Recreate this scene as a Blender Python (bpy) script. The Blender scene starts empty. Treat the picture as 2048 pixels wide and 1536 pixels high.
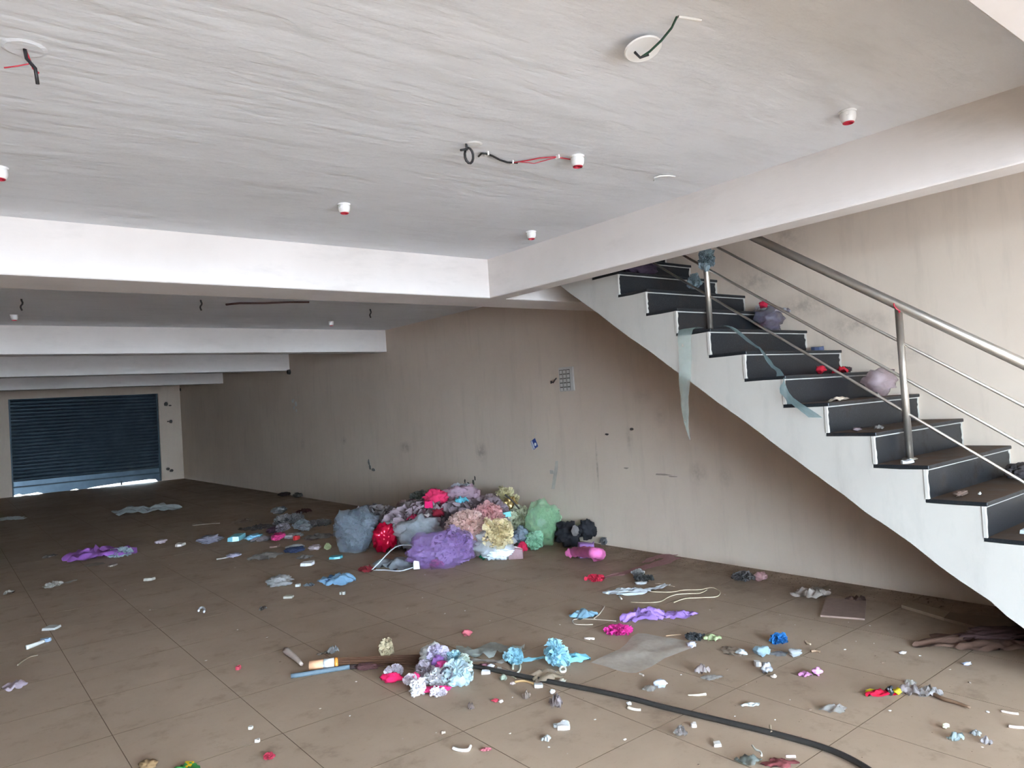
import bpy, bmesh, math, random
from mathutils import Vector, Matrix, noise

# ------------------------------------------------------------------ camera, world, sun, exposure
scene = bpy.context.scene
COL = scene.collection
cam_data = bpy.data.cameras.new('camera')
cam_data.sensor_fit = 'HORIZONTAL'
cam_data.sensor_width = 36.0
cam_data.lens = 25.653
cam_data.clip_start = 0.02
cam_data.clip_end = 300
cam = bpy.data.objects.new('camera', cam_data)
COL.objects.link(cam)
_m = Matrix(((0.78283, 0.03412, -0.62130), (-0.61899, -0.05916, -0.78317), (-0.06348, 0.99767, -0.02519)))
cam.matrix_world = Matrix.Translation((0, 0, 1.46)) @ _m.to_4x4()
scene.camera = cam

world = bpy.data.worlds.new('sky')
scene.world = world
world.use_nodes = True
bg = world.node_tree.nodes['Background']
bg.inputs['Color'].default_value = (0.66, 0.83, 1.0, 1)
bg.inputs['Strength'].default_value = 33.0

sun_data = bpy.data.lights.new('sun', 'SUN')
sun_data.energy = 38.0
sun_data.angle = math.radians(0.6)
sun_data.color = (1.0, 0.97, 0.95)
sun = bpy.data.objects.new('sun', sun_data)
COL.objects.link(sun)
sun.rotation_euler = (0, math.radians(28), 0)      # high sun over the right-hand side of the building

scene.view_settings.view_transform = 'Standard'
scene.view_settings.look = 'None'
scene.view_settings.gamma = 1.0
scene.view_settings.use_curve_mapping = False
scene.view_settings.exposure = 0.86
scene.cycles.max_bounces = 14
scene.cycles.diffuse_bounces = 5
scene.cycles.transparent_max_bounces = 24
scene.cycles.use_denoising = True
scene.cycles.caustics_reflective = False
scene.cycles.caustics_refractive = False
scene.cycles.sample_clamp_indirect = 12.0

# ------------------------------------------------------------------ dimensions (metres)
XW = 5.137            # right wall
XL = -5.6             # left wall, never in view
YF, YB = -3.8, 20.7   # front opening, far wall
ZC, ZB = 2.615, 2.304 # ceiling, underside of beams
XS = 3.95             # open side of the staircase
RISE, GO = 0.1704, 0.2527
def step_y(k): return 1.381 + (k - 5) * GO
def step_z(k): return 0.834 + (k - 5) * RISE if k > 0 else 0.0
RZ = -0.6707          # picture-parallel heading, used for laying out litter
rnd = random.Random(7)

# ------------------------------------------------------------------ materials
def lin(c):
    return tuple(((v / 255) / 12.92 if v / 255 <= 0.04045 else ((v / 255 + 0.055) / 1.055) ** 2.4) for v in c)
MATS = {}
def new_mat(name):
    m = bpy.data.materials.new(name); m.use_nodes = True
    nt = m.node_tree
    return m, nt, nt.nodes['Principled BSDF'], nt.nodes['Material Output']
def N(nt, t, **kw):
    n = nt.nodes.new(t)
    for k, v in kw.items(): setattr(n, k, v)
    return n
def noise_node(nt, scale, detail=4, rough=0.55, vec=None, stretch=None):
    if vec is None:
        vec = N(nt, 'ShaderNodeNewGeometry').outputs['Position']
    if stretch:
        mp = N(nt, 'ShaderNodeMapping'); nt.links.new(vec, mp.inputs['Vector'])
        mp.inputs['Scale'].default_value = stretch
        if len(stretch) > 3: pass
        vec = mp.outputs['Vector']
    n = N(nt, 'ShaderNodeTexNoise')
    n.inputs['Scale'].default_value = scale; n.inputs['Detail'].default_value = detail
    n.inputs['Roughness'].default_value = rough
    nt.links.new(vec, n.inputs['Vector'])
    return n.outputs['Fac']
def ramp(nt, fac, p0, p1, c0=(0, 0, 0, 1), c1=(1, 1, 1, 1)):
    r = N(nt, 'ShaderNodeValToRGB')
    r.color_ramp.elements[0].position = p0; r.color_ramp.elements[1].position = p1
    r.color_ramp.elements[0].color = c0; r.color_ramp.elements[1].color = c1
    nt.links.new(fac, r.inputs['Fac'])
    return r.outputs['Color']
def mixc(nt, fac, a, b, blend='MIX'):
    m = N(nt, 'ShaderNodeMix', data_type='RGBA', blend_type=blend)
    for s, v in ((0, fac), (6, a), (7, b)):
        if isinstance(v, (int, float)): m.inputs[s].default_value = v
        elif isinstance(v, tuple): m.inputs[s].default_value = v if len(v) == 4 else v + (1,)
        else: nt.links.new(v, m.inputs[s])
    return m.outputs[2]
def mathn(nt, op, a, b=None):
    m = N(nt, 'ShaderNodeMath', operation=op)
    for i, v in enumerate((a, b)):
        if v is None: continue
        if isinstance(v, (int, float)): m.inputs[i].default_value = v
        else: nt.links.new(v, m.inputs[i])
    return m.outputs[0]
def bump(nt, bs, h, strength, dist=0.01):
    b = N(nt, 'ShaderNodeBump'); b.inputs['Strength'].default_value = strength
    b.inputs['Distance'].default_value = dist
    nt.links.new(h, b.inputs['Height']); nt.links.new(b.outputs['Normal'], bs.inputs['Normal'])

def plaster(name, c, c2, bump_s=0.25, stretch=(1, 1, 1), spots=()):
    m, nt, bs, out = new_mat(name)
    big = noise_node(nt, 0.9, 5, 0.6)
    fine = noise_node(nt, 9, 5, 0.65, stretch=stretch)
    col = mixc(nt, ramp(nt, big, 0.35, 0.7), lin(c), lin(c2))
    col = mixc(nt, mathn(nt, 'MULTIPLY', ramp(nt, fine, 0.52, 0.78), 0.35), col, tuple(v * 0.72 for v in lin(c2)))
    pos = N(nt, 'ShaderNodeNewGeometry').outputs['Position']
    if spots:
        brk = noise_node(nt, 14, 4, 0.7)
        total = None
        for (x, y, z, ry, rz, s) in spots:
            v = N(nt, 'ShaderNodeVectorMath', operation='SUBTRACT'); nt.links.new(pos, v.inputs[0])
            v.inputs[1].default_value = (x, y, z)
            sc = N(nt, 'ShaderNodeVectorMath', operation='MULTIPLY'); nt.links.new(v.outputs[0], sc.inputs[0])
            sc.inputs[1].default_value = (0, 1 / ry, 1 / rz)
            ln = N(nt, 'ShaderNodeVectorMath', operation='LENGTH'); nt.links.new(sc.outputs[0], ln.inputs[0])
            d = mathn(nt, 'SUBTRACT', 1.0, ln.outputs['Value'])
            d.node.use_clamp = True
            d = mathn(nt, 'MULTIPLY', d, s)
            total = d if total is None else mathn(nt, 'ADD', total, d)
        total = mathn(nt, 'MULTIPLY', total, ramp(nt, brk, 0.3, 0.62))
        total.node.use_clamp = True
        col = mixc(nt, total, col, lin((58, 48, 40)))
    nt.links.new(col, bs.inputs['Base Color'])
    bs.inputs['Roughness'].default_value = 0.75
    h = mathn(nt, 'ADD', mathn(nt, 'MULTIPLY', noise_node(nt, 2.2, 4, 0.6, stretch=stretch), 2.0), fine)
    bump(nt, bs, h, bump_s, 0.02)
    return m

# stains on the right wall: y, z, radius along the wall, radius up, strength
WALL_SPOTS = [(XW,) + t for t in (
    (7.15, 0.89, 0.14, 0.13, 0.55), (8.95, 0.93, 0.2, 0.10, 0.5), (10.9, 1.02, 0.12, 0.08, 0.35), (12.6, 0.95, 0.1, 0.12, 0.3),
    (3.98, 0.75, 0.12, 0.12, 0.35), (3.7, 0.73, 0.08, 0.1, 0.3), (4.75, 1.05, 0.05, 0.16, 0.3), (4.55, 1.45, 0.14, 0.1, 0.22),
    (4.35, 1.25, 0.1, 0.12, 0.22), (5.2, 0.8, 0.02, 0.3, 0.5), (6.5, 0.45, 0.06, 0.05, 0.4), (2.9, 2.05, 0.3, 0.12, 0.4),
    (2.5, 1.86, 0.3, 0.1, 0.4), (2.2, 1.62, 0.2, 0.08, 0.35), (3.3, 2.3, 0.3, 0.12, 0.4), (3.0, 2.6, 0.2, 0.2, 0.3))]
M_WALL = plaster('wall_paint', (206, 189, 172), (197, 179, 162), 0.12, (1, 1, 0.15), WALL_SPOTS)
M_CEIL = plaster('ceiling_whitewash', (226, 227, 231), (216, 217, 220), 0.55, (0.25, 1, 1))
M_BEAM = plaster('beam_whitewash', (224, 217, 213), (212, 204, 199), 0.15, (0.3, 0.3, 1))
M_STRINGER = plaster('stair_whitewash', (180, 175, 167), (170, 164, 156), 0.2, (1, 1, 0.3))

def floor_mat():
    m, nt, bs, out = new_mat('dusty_floor_tile')
    big = noise_node(nt, 0.7, 6, 0.65); mid = noise_node(nt, 4.5, 6, 0.7); fine = noise_node(nt, 40, 4, 0.7)
    col = mixc(nt, ramp(nt, big, 0.35, 0.68), lin((170, 149, 129)), lin((152, 131, 112)))
    col = mixc(nt, mathn(nt, 'MULTIPLY', ramp(nt, mid, 0.55, 0.78), 0.5), col, lin((84, 66, 50)))
    col = mixc(nt, mathn(nt, 'MULTIPLY', ramp(nt, fine, 0.6, 0.75), 0.25), col, lin((90, 74, 60)))
    # dirt gathered along the foot of the right wall and under the stairs
    px = N(nt, 'ShaderNodeSeparateXYZ'); nt.links.new(N(nt, 'ShaderNodeNewGeometry').outputs['Position'], px.inputs[0])
    near = N(nt, 'ShaderNodeMapRange'); nt.links.new(px.outputs['X'], near.inputs['Value'])
    near.inputs['From Min'].default_value = 3.9; near.inputs['From Max'].default_value = XW
    dirt = mathn(nt, 'MULTIPLY', near.outputs[0], ramp(nt, noise_node(nt, 2.4, 6, 0.7), 0.32, 0.66))
    col = mixc(nt, mathn(nt, 'MULTIPLY', dirt, 0.75), col, lin((82, 62, 46)))
    nt.links.new(col, bs.inputs['Base Color'])
    rr = N(nt, 'ShaderNodeMapRange'); nt.links.new(mid, rr.inputs['Value'])
    rr.inputs['To Min'].default_value = 0.55; rr.inputs['To Max'].default_value = 0.85
    nt.links.new(rr.outputs[0], bs.inputs['Roughness'])
    bs.inputs['Specular IOR Level'].default_value = 0.2
    bump(nt, bs, fine, 0.08, 0.004)
    return m
M_FLOOR = floor_mat()
def simple(name, c, rough=0.6, metal=0.0, spec=0.5, vary=0.25, scale=12):
    m, nt, bs, out = new_mat(name)
    l = lin(c)
    col = mixc(nt, ramp(nt, noise_node(nt, scale, 4, 0.6), 0.3, 0.75), l, tuple(v * (1 - vary) for v in l))
    nt.links.new(col, bs.inputs['Base Color'])
    bs.inputs['Roughness'].default_value = rough; bs.inputs['Metallic'].default_value = metal
    bs.inputs['Specular IOR Level'].default_value = spec
    return m
M_GROUT = simple('dark_grout', (112, 94, 76), 0.95, spec=0.1)
M_GROUND = simple('dusty_ground', (164, 162, 162), 0.95)
M_STEEL = simple('stainless_steel', (200, 192, 182), 0.36, 0.9, vary=0.1)
M_SHUTTER = simple('galvanised_shutter', (88, 103, 114), 0.36, 0.75, vary=0.3, scale=3)
M_SHUTDARK = simple('shutter_rail_dark', (60, 72, 80), 0.5, 0.6)
def granite(name, dust):
    m, nt, bs, out = new_mat(name)
    sp = noise_node(nt, 220, 2, 0.5); bs.inputs['Specular IOR Level'].default_value = 0.25
    col = mixc(nt, ramp(nt, sp, 0.55, 0.7), lin((26, 28, 31)), lin((50, 54, 58)))
    d = ramp(nt, noise_node(nt, 5, 6, 0.7), 0.62 - dust * 0.5, 0.9 - dust * 0.35)
    col = mixc(nt, mathn(nt, 'MULTIPLY', d, 0.35 + 0.55 * dust), col, lin((92, 74, 60)))
    nt.links.new(col, bs.inputs['Base Color'])
    r = N(nt, 'ShaderNodeMapRange'); nt.links.new(d, r.inputs['Value'])
    r.inputs['To Min'].default_value = 0.34; r.inputs['To Max'].default_value = 0.8
    nt.links.new(r.outputs[0], bs.inputs['Roughness'])
    return m
M_RISER = granite('black_granite', 0.15)
M_TREAD = granite('dusty_black_granite', 0.95)
M_LINE = simple('pale_nosing_line', (168, 166, 160), 0.8)
M_WHITEPL = simple('white_plastic', (232, 230, 228), 0.35, vary=0.06)
M_REDPL = simple('red_socket_ring', (196, 40, 62), 0.4)
M_BLACKWIRE = simple('black_wire', (34, 32, 34), 0.5)
M_REDWIRE = simple('red_wire', (190, 40, 60), 0.45)
M_GREENWIRE = simple('green_wire', (48, 82, 66), 0.5)

# ------------------------------------------------------------------ mesh helpers
def link(name, me, mat, parent=None):
    o = bpy.data.objects.new(name, me); COL.objects.link(o)
    if mat is not None and not me.materials: me.materials.append(mat)
    if parent is not None: o.parent = parent
    return o
def mesh(name, verts, faces, smooth=False):
    me = bpy.data.meshes.new(name)
    me.from_pydata([tuple(v) for v in verts], [], faces)
    me.update()
    if smooth: me.polygons.foreach_set('use_smooth', [True] * len(me.polygons))
    return me
class MB:
    def __init__(s): s.v = []; s.f = []
    def add(s, v, f):
        b = len(s.v); s.v += [tuple(q) for q in v]; s.f += [tuple(i + b for i in q) for q in f]
    def box(s, x0, x1, y0, y1, z0, z1):
        s.add([(x0, y0, z0), (x1, y0, z0), (x1, y1, z0), (x0, y1, z0), (x0, y0, z1), (x1, y0, z1), (x1, y1, z1), (x0, y1, z1)],
              [(0, 3, 2, 1), (4, 5, 6, 7), (0, 1, 5, 4), (1, 2, 6, 5), (2, 3, 7, 6), (3, 0, 4, 7)])
    def tube(s, pts, r, n=8, caps=True):
        pts = [Vector(q) for q in pts]; rs = r if isinstance(r, (list, tuple)) else [r] * len(pts)
        rings = []; up = None
        for i, q in enumerate(pts):
            t = (pts[min(i + 1, len(pts) - 1)] - pts[max(i - 1, 0)])
            if t.length < 1e-9: t = Vector((0, 0, 1))
            t.normalize()
            if up is None: up = Vector((0, 0, 1)) if abs(t.z) < 0.9 else Vector((1, 0, 0))
            a = t.cross(up)
            if a.length < 1e-6: a = t.cross(Vector((1, 0.3, 0)))
            a.normalize(); b = a.cross(t).normalized(); up = b
            rings.append([q + (a * math.cos(6.28318 * k / n) + b * math.sin(6.28318 * k / n)) * rs[i] for k in range(n)])
        v = [w for rg in rings for w in rg]; f = []
        for i in range(len(rings) - 1):
            for k in range(n):
                k2 = (k + 1) % n
                f.append((i * n + k, i * n + k2, (i + 1) * n + k2, (i + 1) * n + k))
        if caps:
            f.append(tuple(range(n))[::-1]); f.append(tuple((len(rings) - 1) * n + k for k in range(n)))
        s.add(v, f)
    def lathe(s, prof, n=20, origin=(0, 0, 0), axis='Z'):
        v = []; f = []; m = len(prof)
        for k in range(n):
            a = 6.28318 * k / n
            for (r, z) in prof: v.append((origin[0] + r * math.cos(a), origin[1] + r * math.sin(a), origin[2] + z))
        for k in range(n):
            k2 = (k + 1) % n
            for i in range(m - 1): f.append((k * m + i, k2 * m + i, k2 * m + i + 1, k * m + i + 1))
        s.add(v, f)
    def prism(s, poly, lo, hi, axis):
        # poly in the two other axes, extruded along axis 0 (x) or 1 (y) or 2 (z)
        n = len(poly); v = []
        for c in (lo, hi):
            for (a, b) in poly: v.append((c, a, b) if axis == 0 else (a, c, b) if axis == 1 else (a, b, c))
        f = [tuple(range(n)), tuple(range(2 * n - 1, n - 1, -1))]
        for i in range(n):
            j = (i + 1) % n; f.append((i, i + n, j + n, j))
        s.add(v, f)
    def build(s, name, mat, parent=None, smooth=False, bevel=0.0):
        me = mesh(name, s.v, s.f, smooth)
        bm = bmesh.new(); bm.from_mesh(me)
        bmesh.ops.recalc_face_normals(bm, faces=bm.faces)
        if bevel > 0:
            bmesh.ops.bevel(bm, geom=list(bm.edges), offset=bevel, segments=1, profile=0.5, affect='EDGES', clamp_overlap=True)
        bm.to_mesh(me); bm.free()
        return link(name, me, mat, parent)
def empty(name, loc=(0, 0, 0), rz=0.0):
    o = bpy.data.objects.new(name, None); COL.objects.link(o)
    o.location = loc; o.rotation_euler = (0, 0, rz); o.empty_display_size = 0.1
    return o
BYLABEL = {}
def tag(o, label, cat, group=None, kind=None):
    BYLABEL[label] = o
    o['label'] = label; o['category'] = cat
    if group: o['group'] = group
    if kind: o['kind'] = kind
    return o
def struct(o, label=None, cat=None):
    o['kind'] = 'structure'
    if label: o['label'] = label
    if cat: o['category'] = cat
    return o

# ------------------------------------------------------------------ the setting
g = MB(); g.box(-45, 60, -50, 75, -0.6, -0.06); struct(g.build('ground', M_GROUND), 'sunlit dusty ground outside the hall', 'ground')
g = MB(); g.box(XL - 0.2, XW + 0.2, YF, YB + 0.35, -0.06, -0.0018)
floor = struct(g.build('floor', M_GROUT), 'brown dusty tiled floor of the hall', 'floor')
TILE = 0.6; X0 = 0.6118; Y0 = 1.596
g = MB(); e = TILE / 2 - 0.0018
g.add([(-e, -e, -0.005), (e, -e, -0.005), (e, e, -0.005), (-e, e, -0.005),
       (-e, -e, 0), (e, -e, 0), (e, e, 0), (-e, e, 0)],
      [(0, 1, 5, 4), (1, 2, 6, 5), (2, 3, 7, 6), (3, 0, 4, 7), (4, 5, 6, 7)])
tile_me = mesh('tile', g.v, g.f); tile_me.materials.append(M_FLOOR); tile_me.materials.append(M_GROUT)
for f_ in range(4): tile_me.polygons[f_].material_index = 1
cells = []
for i in range(-11, 9):
    for j in range(-13, 34):
        cx, cy = X0 + (i + 0.5) * TILE, Y0 + (j + 0.5) * TILE
        if cx - e < XL or cy - e < YF or cx - e > XW or cy - e > YB + 0.3: continue
        d = cam.matrix_world.inverted() @ Vector((cx, cy, 0))
        inview = d.z < -0.6 and abs(d.x / d.z) < 0.84 and abs(d.y / d.z) < 0.75
        cells.append(((0 if inview else 1), -d.z, cx, cy))
cells.sort()
rest = MB()
for n_, (a, dd, cx, cy) in enumerate(cells):
    if n_ < 295 and a == 0:
        t = link('tile', tile_me, None, floor); t.location = (cx, cy, 0)
    else:
        rest.add([(x + cx, y + cy, z) for x, y, z in g.v], g.f[4:])
r = rest.build('far_tiles', M_FLOOR, floor); r['kind'] = 'stuff'

# ceiling slab, left open over the stairs
g = MB()
ZT = 2.88
g.box(XL - 0.2, 3.68, YF, YB + 0.35, ZC, ZT)
g.box(3.68, XW + 0.2, 4.42, YB + 0.35, ZC, ZT)
g.box(3.68, XW + 0.2, YF, 0.25, ZC, ZT)
ceiling = struct(g.build('ceiling', M_CEIL), 'whitewashed concrete ceiling slab crossed by deep beams', 'ceiling')
def beam(x0, x1, y0, y1, zb=ZB):
    m = MB(); m.box(x0, x1, y0, y1, zb, ZC + 0.05)
    return m.build('beam', M_BEAM, ceiling, bevel=0.006)
beam(XL, 3.60, 0.12, 0.61)
beam(XL, XW + 0.05, 4.6425, 5.08)
beam(XL, XW + 0.05, 9.33, 9.58)
beam(XL, XW + 0.05, 13.006, 13.26)
beam(XL, XW + 0.05, 16.95, 17.2)
beam(3.513, 3.68, YF, 4.66)
beam(XL - 0.2, XW + 0.2, YF - 0.25, YF + 0.05, 2.36)

g = MB(); g.box(XW, XW + 0.22, YF - 0.3, YB + 0.35, -0.05, 5.3); struct(g.build('wall_right', M_WALL), 'long dirty cream wall on the right', 'wall')
M_LEFT = plaster('left_wall_bounce_cut', (128, 112, 98), (110, 96, 84), 0.12)  # unseen wall, colour kept dark to soak up bounced light
g = MB(); g.box(XL - 0.22, XL, YF - 0.3, YB + 0.35, -0.05, ZT); struct(g.build('wall_left', M_LEFT), 'long unseen left wall, browned to cut bounced light', 'wall')
# far wall with the roller shutter opening
SX0, SX1, SZ1 = 1.365, 4.60, 2.28
g = MB(); g.box(XL, SX0, YB, YB + 0.3, -0.05, ZT - 0.05); g.box(SX1, XW + 0.05, YB, YB + 0.3, -0.05, ZT - 0.05); g.box(SX0 - 0.01, SX1 + 0.01, YB, YB + 0.3, SZ1, ZT - 0.05)
struct(g.build('wall_far', M_WALL), 'far end wall around the roller shutter', 'wall')
# unseen side walls, added to block daylight beside the open shop front
g = MB(); g.box(XL, -2.6, YF - 0.2, YF, -0.05, 2.4); g.box(3.0, XW + 0.1, YF - 0.2, YF, -0.05, 2.4)
struct(g.build('wall_front_light_block', M_WALL), 'unseen front walls added to narrow the daylight opening', 'wall')
# stairwell above the ceiling
g = MB(); g.box(3.5, 3.68, 0.1, 6.6, ZT - 0.02, 5.3); struct(g.build('wall_stairwell', M_WALL), 'stairwell wall above the beam', 'wall')
g = MB(); g.box(3.5, XW + 0.2, 0.05, 0.25, ZT - 0.02, 5.3); struct(g.build('wall_stairwell_front', M_WALL), 'front stairwell wall above the ceiling', 'wall')
g = MB(); g.box(3.5, XW + 0.2, 6.5, 6.7, ZT - 0.02, 5.3); struct(g.build('wall_stairwell_back', M_WALL), 'back wall of the upper landing', 'wall')
g = MB(); g.box(3.4, XW + 0.22, 0.0, 6.8, 5.28, 5.45); struct(g.build('ceiling_stairwell', M_CEIL), 'ceiling over the stairwell', 'ceiling')

# roller shutter
SY = YB + 0.12
door = empty('door_1', ((SX0 + SX1) / 2, SY, 0)); struct(door, 'grey-blue steel roller shutter pulled down at the far end', 'shutter')
HX = (SX1 - SX0) / 2
PIT = 0.083
g = MB(); prof = []
for i in range(7):
    a = i / 6; prof.append((-0.022 * math.sin(math.pi * a) - 0.004, PIT * a))
prof_b = [(0.004, PIT), (0.004, 0)]
g.prism([(y, z) for y, z in prof] + prof_b, -HX + 0.03, HX - 0.03, 0)
slat = g.build('slat', M_SHUTTER, door); slat_me = slat.data
z = 0.33; slat.location = (0, 0, z)
while z + PIT < SZ1 + 0.02:
    z += PIT
    o = link('slat', slat_me, None, door); o.location = (0, 0, z)
# bottom rail hangs unevenly and leaves a lit gap
g = MB()
low = [(-HX + 0.03, 0.02), (-HX + 0.14, 0.045), (-HX + 0.2, 0.012), (-HX + 0.33, 0.02), (-HX + 0.5, 0.035), (-HX + 0.62, -0.003), (-HX + 1.15, -0.003), (-HX + 1.3, 0.022), (-HX + 1.36, -0.003), (-0.12, -0.003), (0.1, 0.022), (0.6, 0.045), (1.3, 0.062), (1.48, 0.05), (HX - 0.09, -0.003), (HX - 0.03, -0.003)]
g.prism(low + [(HX - 0.03, 0.335), (-HX + 0.03, 0.335)], -0.012, 0.008, 1)
rail = g.build('bottom_rail', M_SHUTTER, door)
g = MB(); g.box(-HX + 0.03, HX - 0.03, -0.03, -0.012, 0.19, 0.225); g.build('rib', M_SHUTDARK, rail)
g = MB(); g.box(0.66, 0.70, -0.035, 0.02, 0.0, 0.1); g.build('lock_bolt', M_SHUTDARK, rail)
for sx in (-1, 1):
    g = MB(); g.box(sx * HX - 0.035, sx * HX + 0.035, -0.05, 0.03, -0.01, SZ1); g.build('guide_rail', M_SHUTDARK, door)

# ------------------------------------------------------------------ staircase
stair = empty('staircase', (XS, step_y(1), 0)); tag(stair, 'whitewashed concrete staircase with black granite steps climbing along the right wall', 'staircase')
OX, OY = XS, step_y(1)
def rel(m):
    m.v = [(x - OX, y - OY, zz) for x, y, zz in m.v]; return m
KN = 17
poly = []
for k in range(1, KN + 1):
    zlo = step_z(k - 1) - (0.02 if k > 1 else 0)
    j1, j2 = rnd.uniform(-.003, .003), rnd.uniform(-.004, .002)
    poly.append((step_y(k) + 0.016, zlo)); 
    poly.append((step_y(k) + 0.016 + j1, zlo + 0.07)); poly.append((step_y(k) + 0.016, step_z(k) - 0.02))
    if k < KN: poly.append((step_y(k) + 0.13, step_z(k) - 0.02 + j2))
poly.append((4.66, step_z(KN) - 0.02)); poly.append((4.66, 2.62))
def soff(y): return 0.2595 + 0.696 * (y - 1.256)
ys = 4.62
while ys > 0.9:
    poly.append((ys, soff(ys) + rnd.uniform(-0.006, 0.006) * (1.6 if ys < 2 else 0.7))); ys -= rnd.uniform(0.05, 0.14)
poly.append((0.86, -0.003)); poly.append((0.5, -0.003))
poly[0] = (step_y(1) + 0.016, -0.003)
g = MB(); g.prism(poly, XS, XW - 0.001, 0)
rel(g).build('stair_body', M_STRINGER, stair)
def part_step(k):
    m = MB(); m.box(0.004, XW - XS - 0.001, 0, 0.016, step_z(k - 1) + (0.0 if k > 1 else 0), step_z(k) - 0.021)
    m.v = [(x, y + step_y(k) - OY, z) for x, y, z in m.v]; m.build('riser', M_RISER, stair)
    m = MB(); m.box(0.004, XW - XS - 0.001, -0.012, GO + 0.016, step_z(k) - 0.02, step_z(k))
    m.v = [(x, y + step_y(k) - OY, z) for x, y, z in m.v]; t = m.build('tread', M_TREAD, stair, bevel=0.0025); t.data.materials.append(M_RISER)
    for f_ in t.data.polygons: f_.material_index = 0 if f_.normal.z > 0.9 else 1
    m = MB(); m.box(0.012, XW - XS - 0.004, -0.0025, 0.004, step_z(k) - 0.0275, step_z(k) - 0.0205)  # pale strip across the riser top, just under the tread
    m.v = [(x, y + step_y(k) - OY, z) for x, y, z in m.v]; m.build('nosing_line', M_LINE, stair)
    # ragged plaster along the open end of the riser
    m = MB(); n = 9; zz0, zz1 = step_z(k - 1), step_z(k) - 0.02
    pts = [(-0.004, zz0)]; 
    for i in range(n + 1): pts.append((0.008 + rnd.uniform(0, 0.012), zz0 + (zz1 - zz0) * i / n))
    pts.append((-0.004, zz1))
    m.prism(pts, -0.0035, 0.012, 1)
    m.v = [(x, y + step_y(k) - OY, z) for x, y, z in m.v]; m.build('plaster_edge', M_STRINGER, stair)
    # and at the wall end
    m = MB(); pts = [(XW - XS - 0.001, zz0)]
    for i in range(n + 1): pts.append((XW - XS - 0.012 - rnd.uniform(0, 0.02), zz0 + (zz1 - zz0) * i / n))
    pts.append((XW - XS - 0.001, zz1)); m.prism(pts, -0.003, 0.012, 1)
    m.v = [(x, y + step_y(k) - OY, z) for x, y, z in m.v]; m.build('plaster_edge', M_STRINGER, stair)
for k in range(1, KN + 1): part_step(k)

# ------------------------------------------------------------------ stair railing
XP_ = 4.25
rail = empty('stair_railing', (XP_, 1.8376, step_z(6)))
tag(rail, 'stainless steel stair railing with three thin rods below the handrail', 'railing')
RO = Vector((XP_, 1.8376, step_z(6)))
def rl(y, z): return (0, y - RO.y, z - RO.z)
def railz(y, y0, z0, y1, z1): return z0 + (z1 - z0) * (y - y0) / (y1 - y0)
H0 = (1.2598, 1.489, 2.685, 2.4235)
def hz(y): return railz(y, *H0)
def s_(yz): return (yz[0] * 4.25 / 3.95, 1.46 + (yz[1] - 1.46) * 4.25 / 3.95)
R1 = s_((1.1845, 1.293)) + s_((2.7667, 2.3533)); R2 = s_((1.1971, 1.1123)) + s_((3.0392, 2.3559)); R3 = s_((1.2092, 0.9381)) + s_((3.302, 2.3553))
ya, yb = 0.45, 4.35
m = MB(); m.tube([rl(ya, hz(ya)), rl(yb, hz(yb))], 0.027, 14); m.build('handrail', M_STEEL, rail, smooth=True)
for q in (R1, R2, R3):
    m = MB(); m.tube([rl(ya, railz(ya, *q)), rl(yb, railz(yb, *q))], 0.0085, 8); m.build('rod', M_STEEL, rail, smooth=True)
for (k, yy) in ((1, 0.574), (6, 1.8376), (11, 3.10), (16, 4.365)):
    zz = step_z(k)
    m = MB(); m.tube([rl(yy, zz), rl(yy, hz(yy) - 0.01)], 0.0195, 14); po = m.build('post', M_STEEL, rail, smooth=True)
    m = MB(); bx, by, bz = rl(yy, zz); m.lathe([(0, 0.008), (0.03, 0.008), (0.04, 0.002), (0.04, 0), (0, 0)], 16, (bx, by, bz)); m.build('base_flange', M_STEEL, po)
m = MB(); yq = 1.825
pts = []
for i in range(15):
    a = 6.28318 * i / 14 * 1.0; pts.append((0.030 * math.cos(a), yq - RO.y + 0.012 * math.sin(a) - 0.02 * math.cos(a), hz(yq) - RO.z + 0.030 * math.sin(a)))
m.tube(pts, 0.004, 6); m.tube([(-0.02, yq - RO.y, hz(yq) - RO.z - 0.028), (0.0, yq - RO.y + 0.01, hz(yq) - RO.z - 0.05), (0.02, yq - RO.y, hz(yq) - RO.z - 0.03)], 0.005, 6)
tie = m.build('red_thread', M_REDWIRE, None); tie.location = RO
tag(tie, 'red thread knotted round the handrail above the post', 'thread')

# ------------------------------------------------------------------ ceiling fittings
def arc_pts(c, r, a0, a1, n=10, plane='xz', rz=0.0):
    out = []
    for i in range(n + 1):
        a = a0 + (a1 - a0) * i / n
        u, v = r * math.cos(a), r * math.sin(a)
        out.append((c[0] + u * math.cos(rz), c[1] + u * math.sin(rz), c[2] + v))
    return out
def bulb_holder(p, label, tilt=0.0):
    o = empty('bulb_holder', (p[0], p[1], ZC)); tag(o, label, 'bulb holder', 'bulb holders on the ceiling')
    m = MB(); m.lathe([(0, 0.001), (0.033, 0.001), (0.036, -0.002), (0.034, -0.012), (0, -0.012)], 20); m.build('base_plate', M_WHITEPL, o, smooth=False)
    m = MB(); m.lathe([(0.031, -0.012), (0.033, -0.02), (0.032, -0.045), (0.026, -0.066), (0.022, -0.07), (0.019, -0.066), (0.019, -0.03), (0, -0.03)], 20)
    b = m.build('body', M_WHITEPL, o, smooth=True)
    m = MB(); m.lathe([(0.0225, -0.066), (0.0235, -0.074), (0.0195, -0.076), (0.018, -0.055), (0.0, -0.055)], 20); m.build('red_ring', M_REDPL, o)
    for sgn in (-1, 1):
        m = MB(); m.box(sgn * 0.031 - 0.004, sgn * 0.031 + 0.004, -0.005, 0.005, -0.036, -0.026); m.build('screw_boss', M_WHITEPL, b)
    o.rotation_euler = (tilt, tilt * 0.6, 0.4); o.scale = (1.0, 1.0, 0.72)
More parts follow.
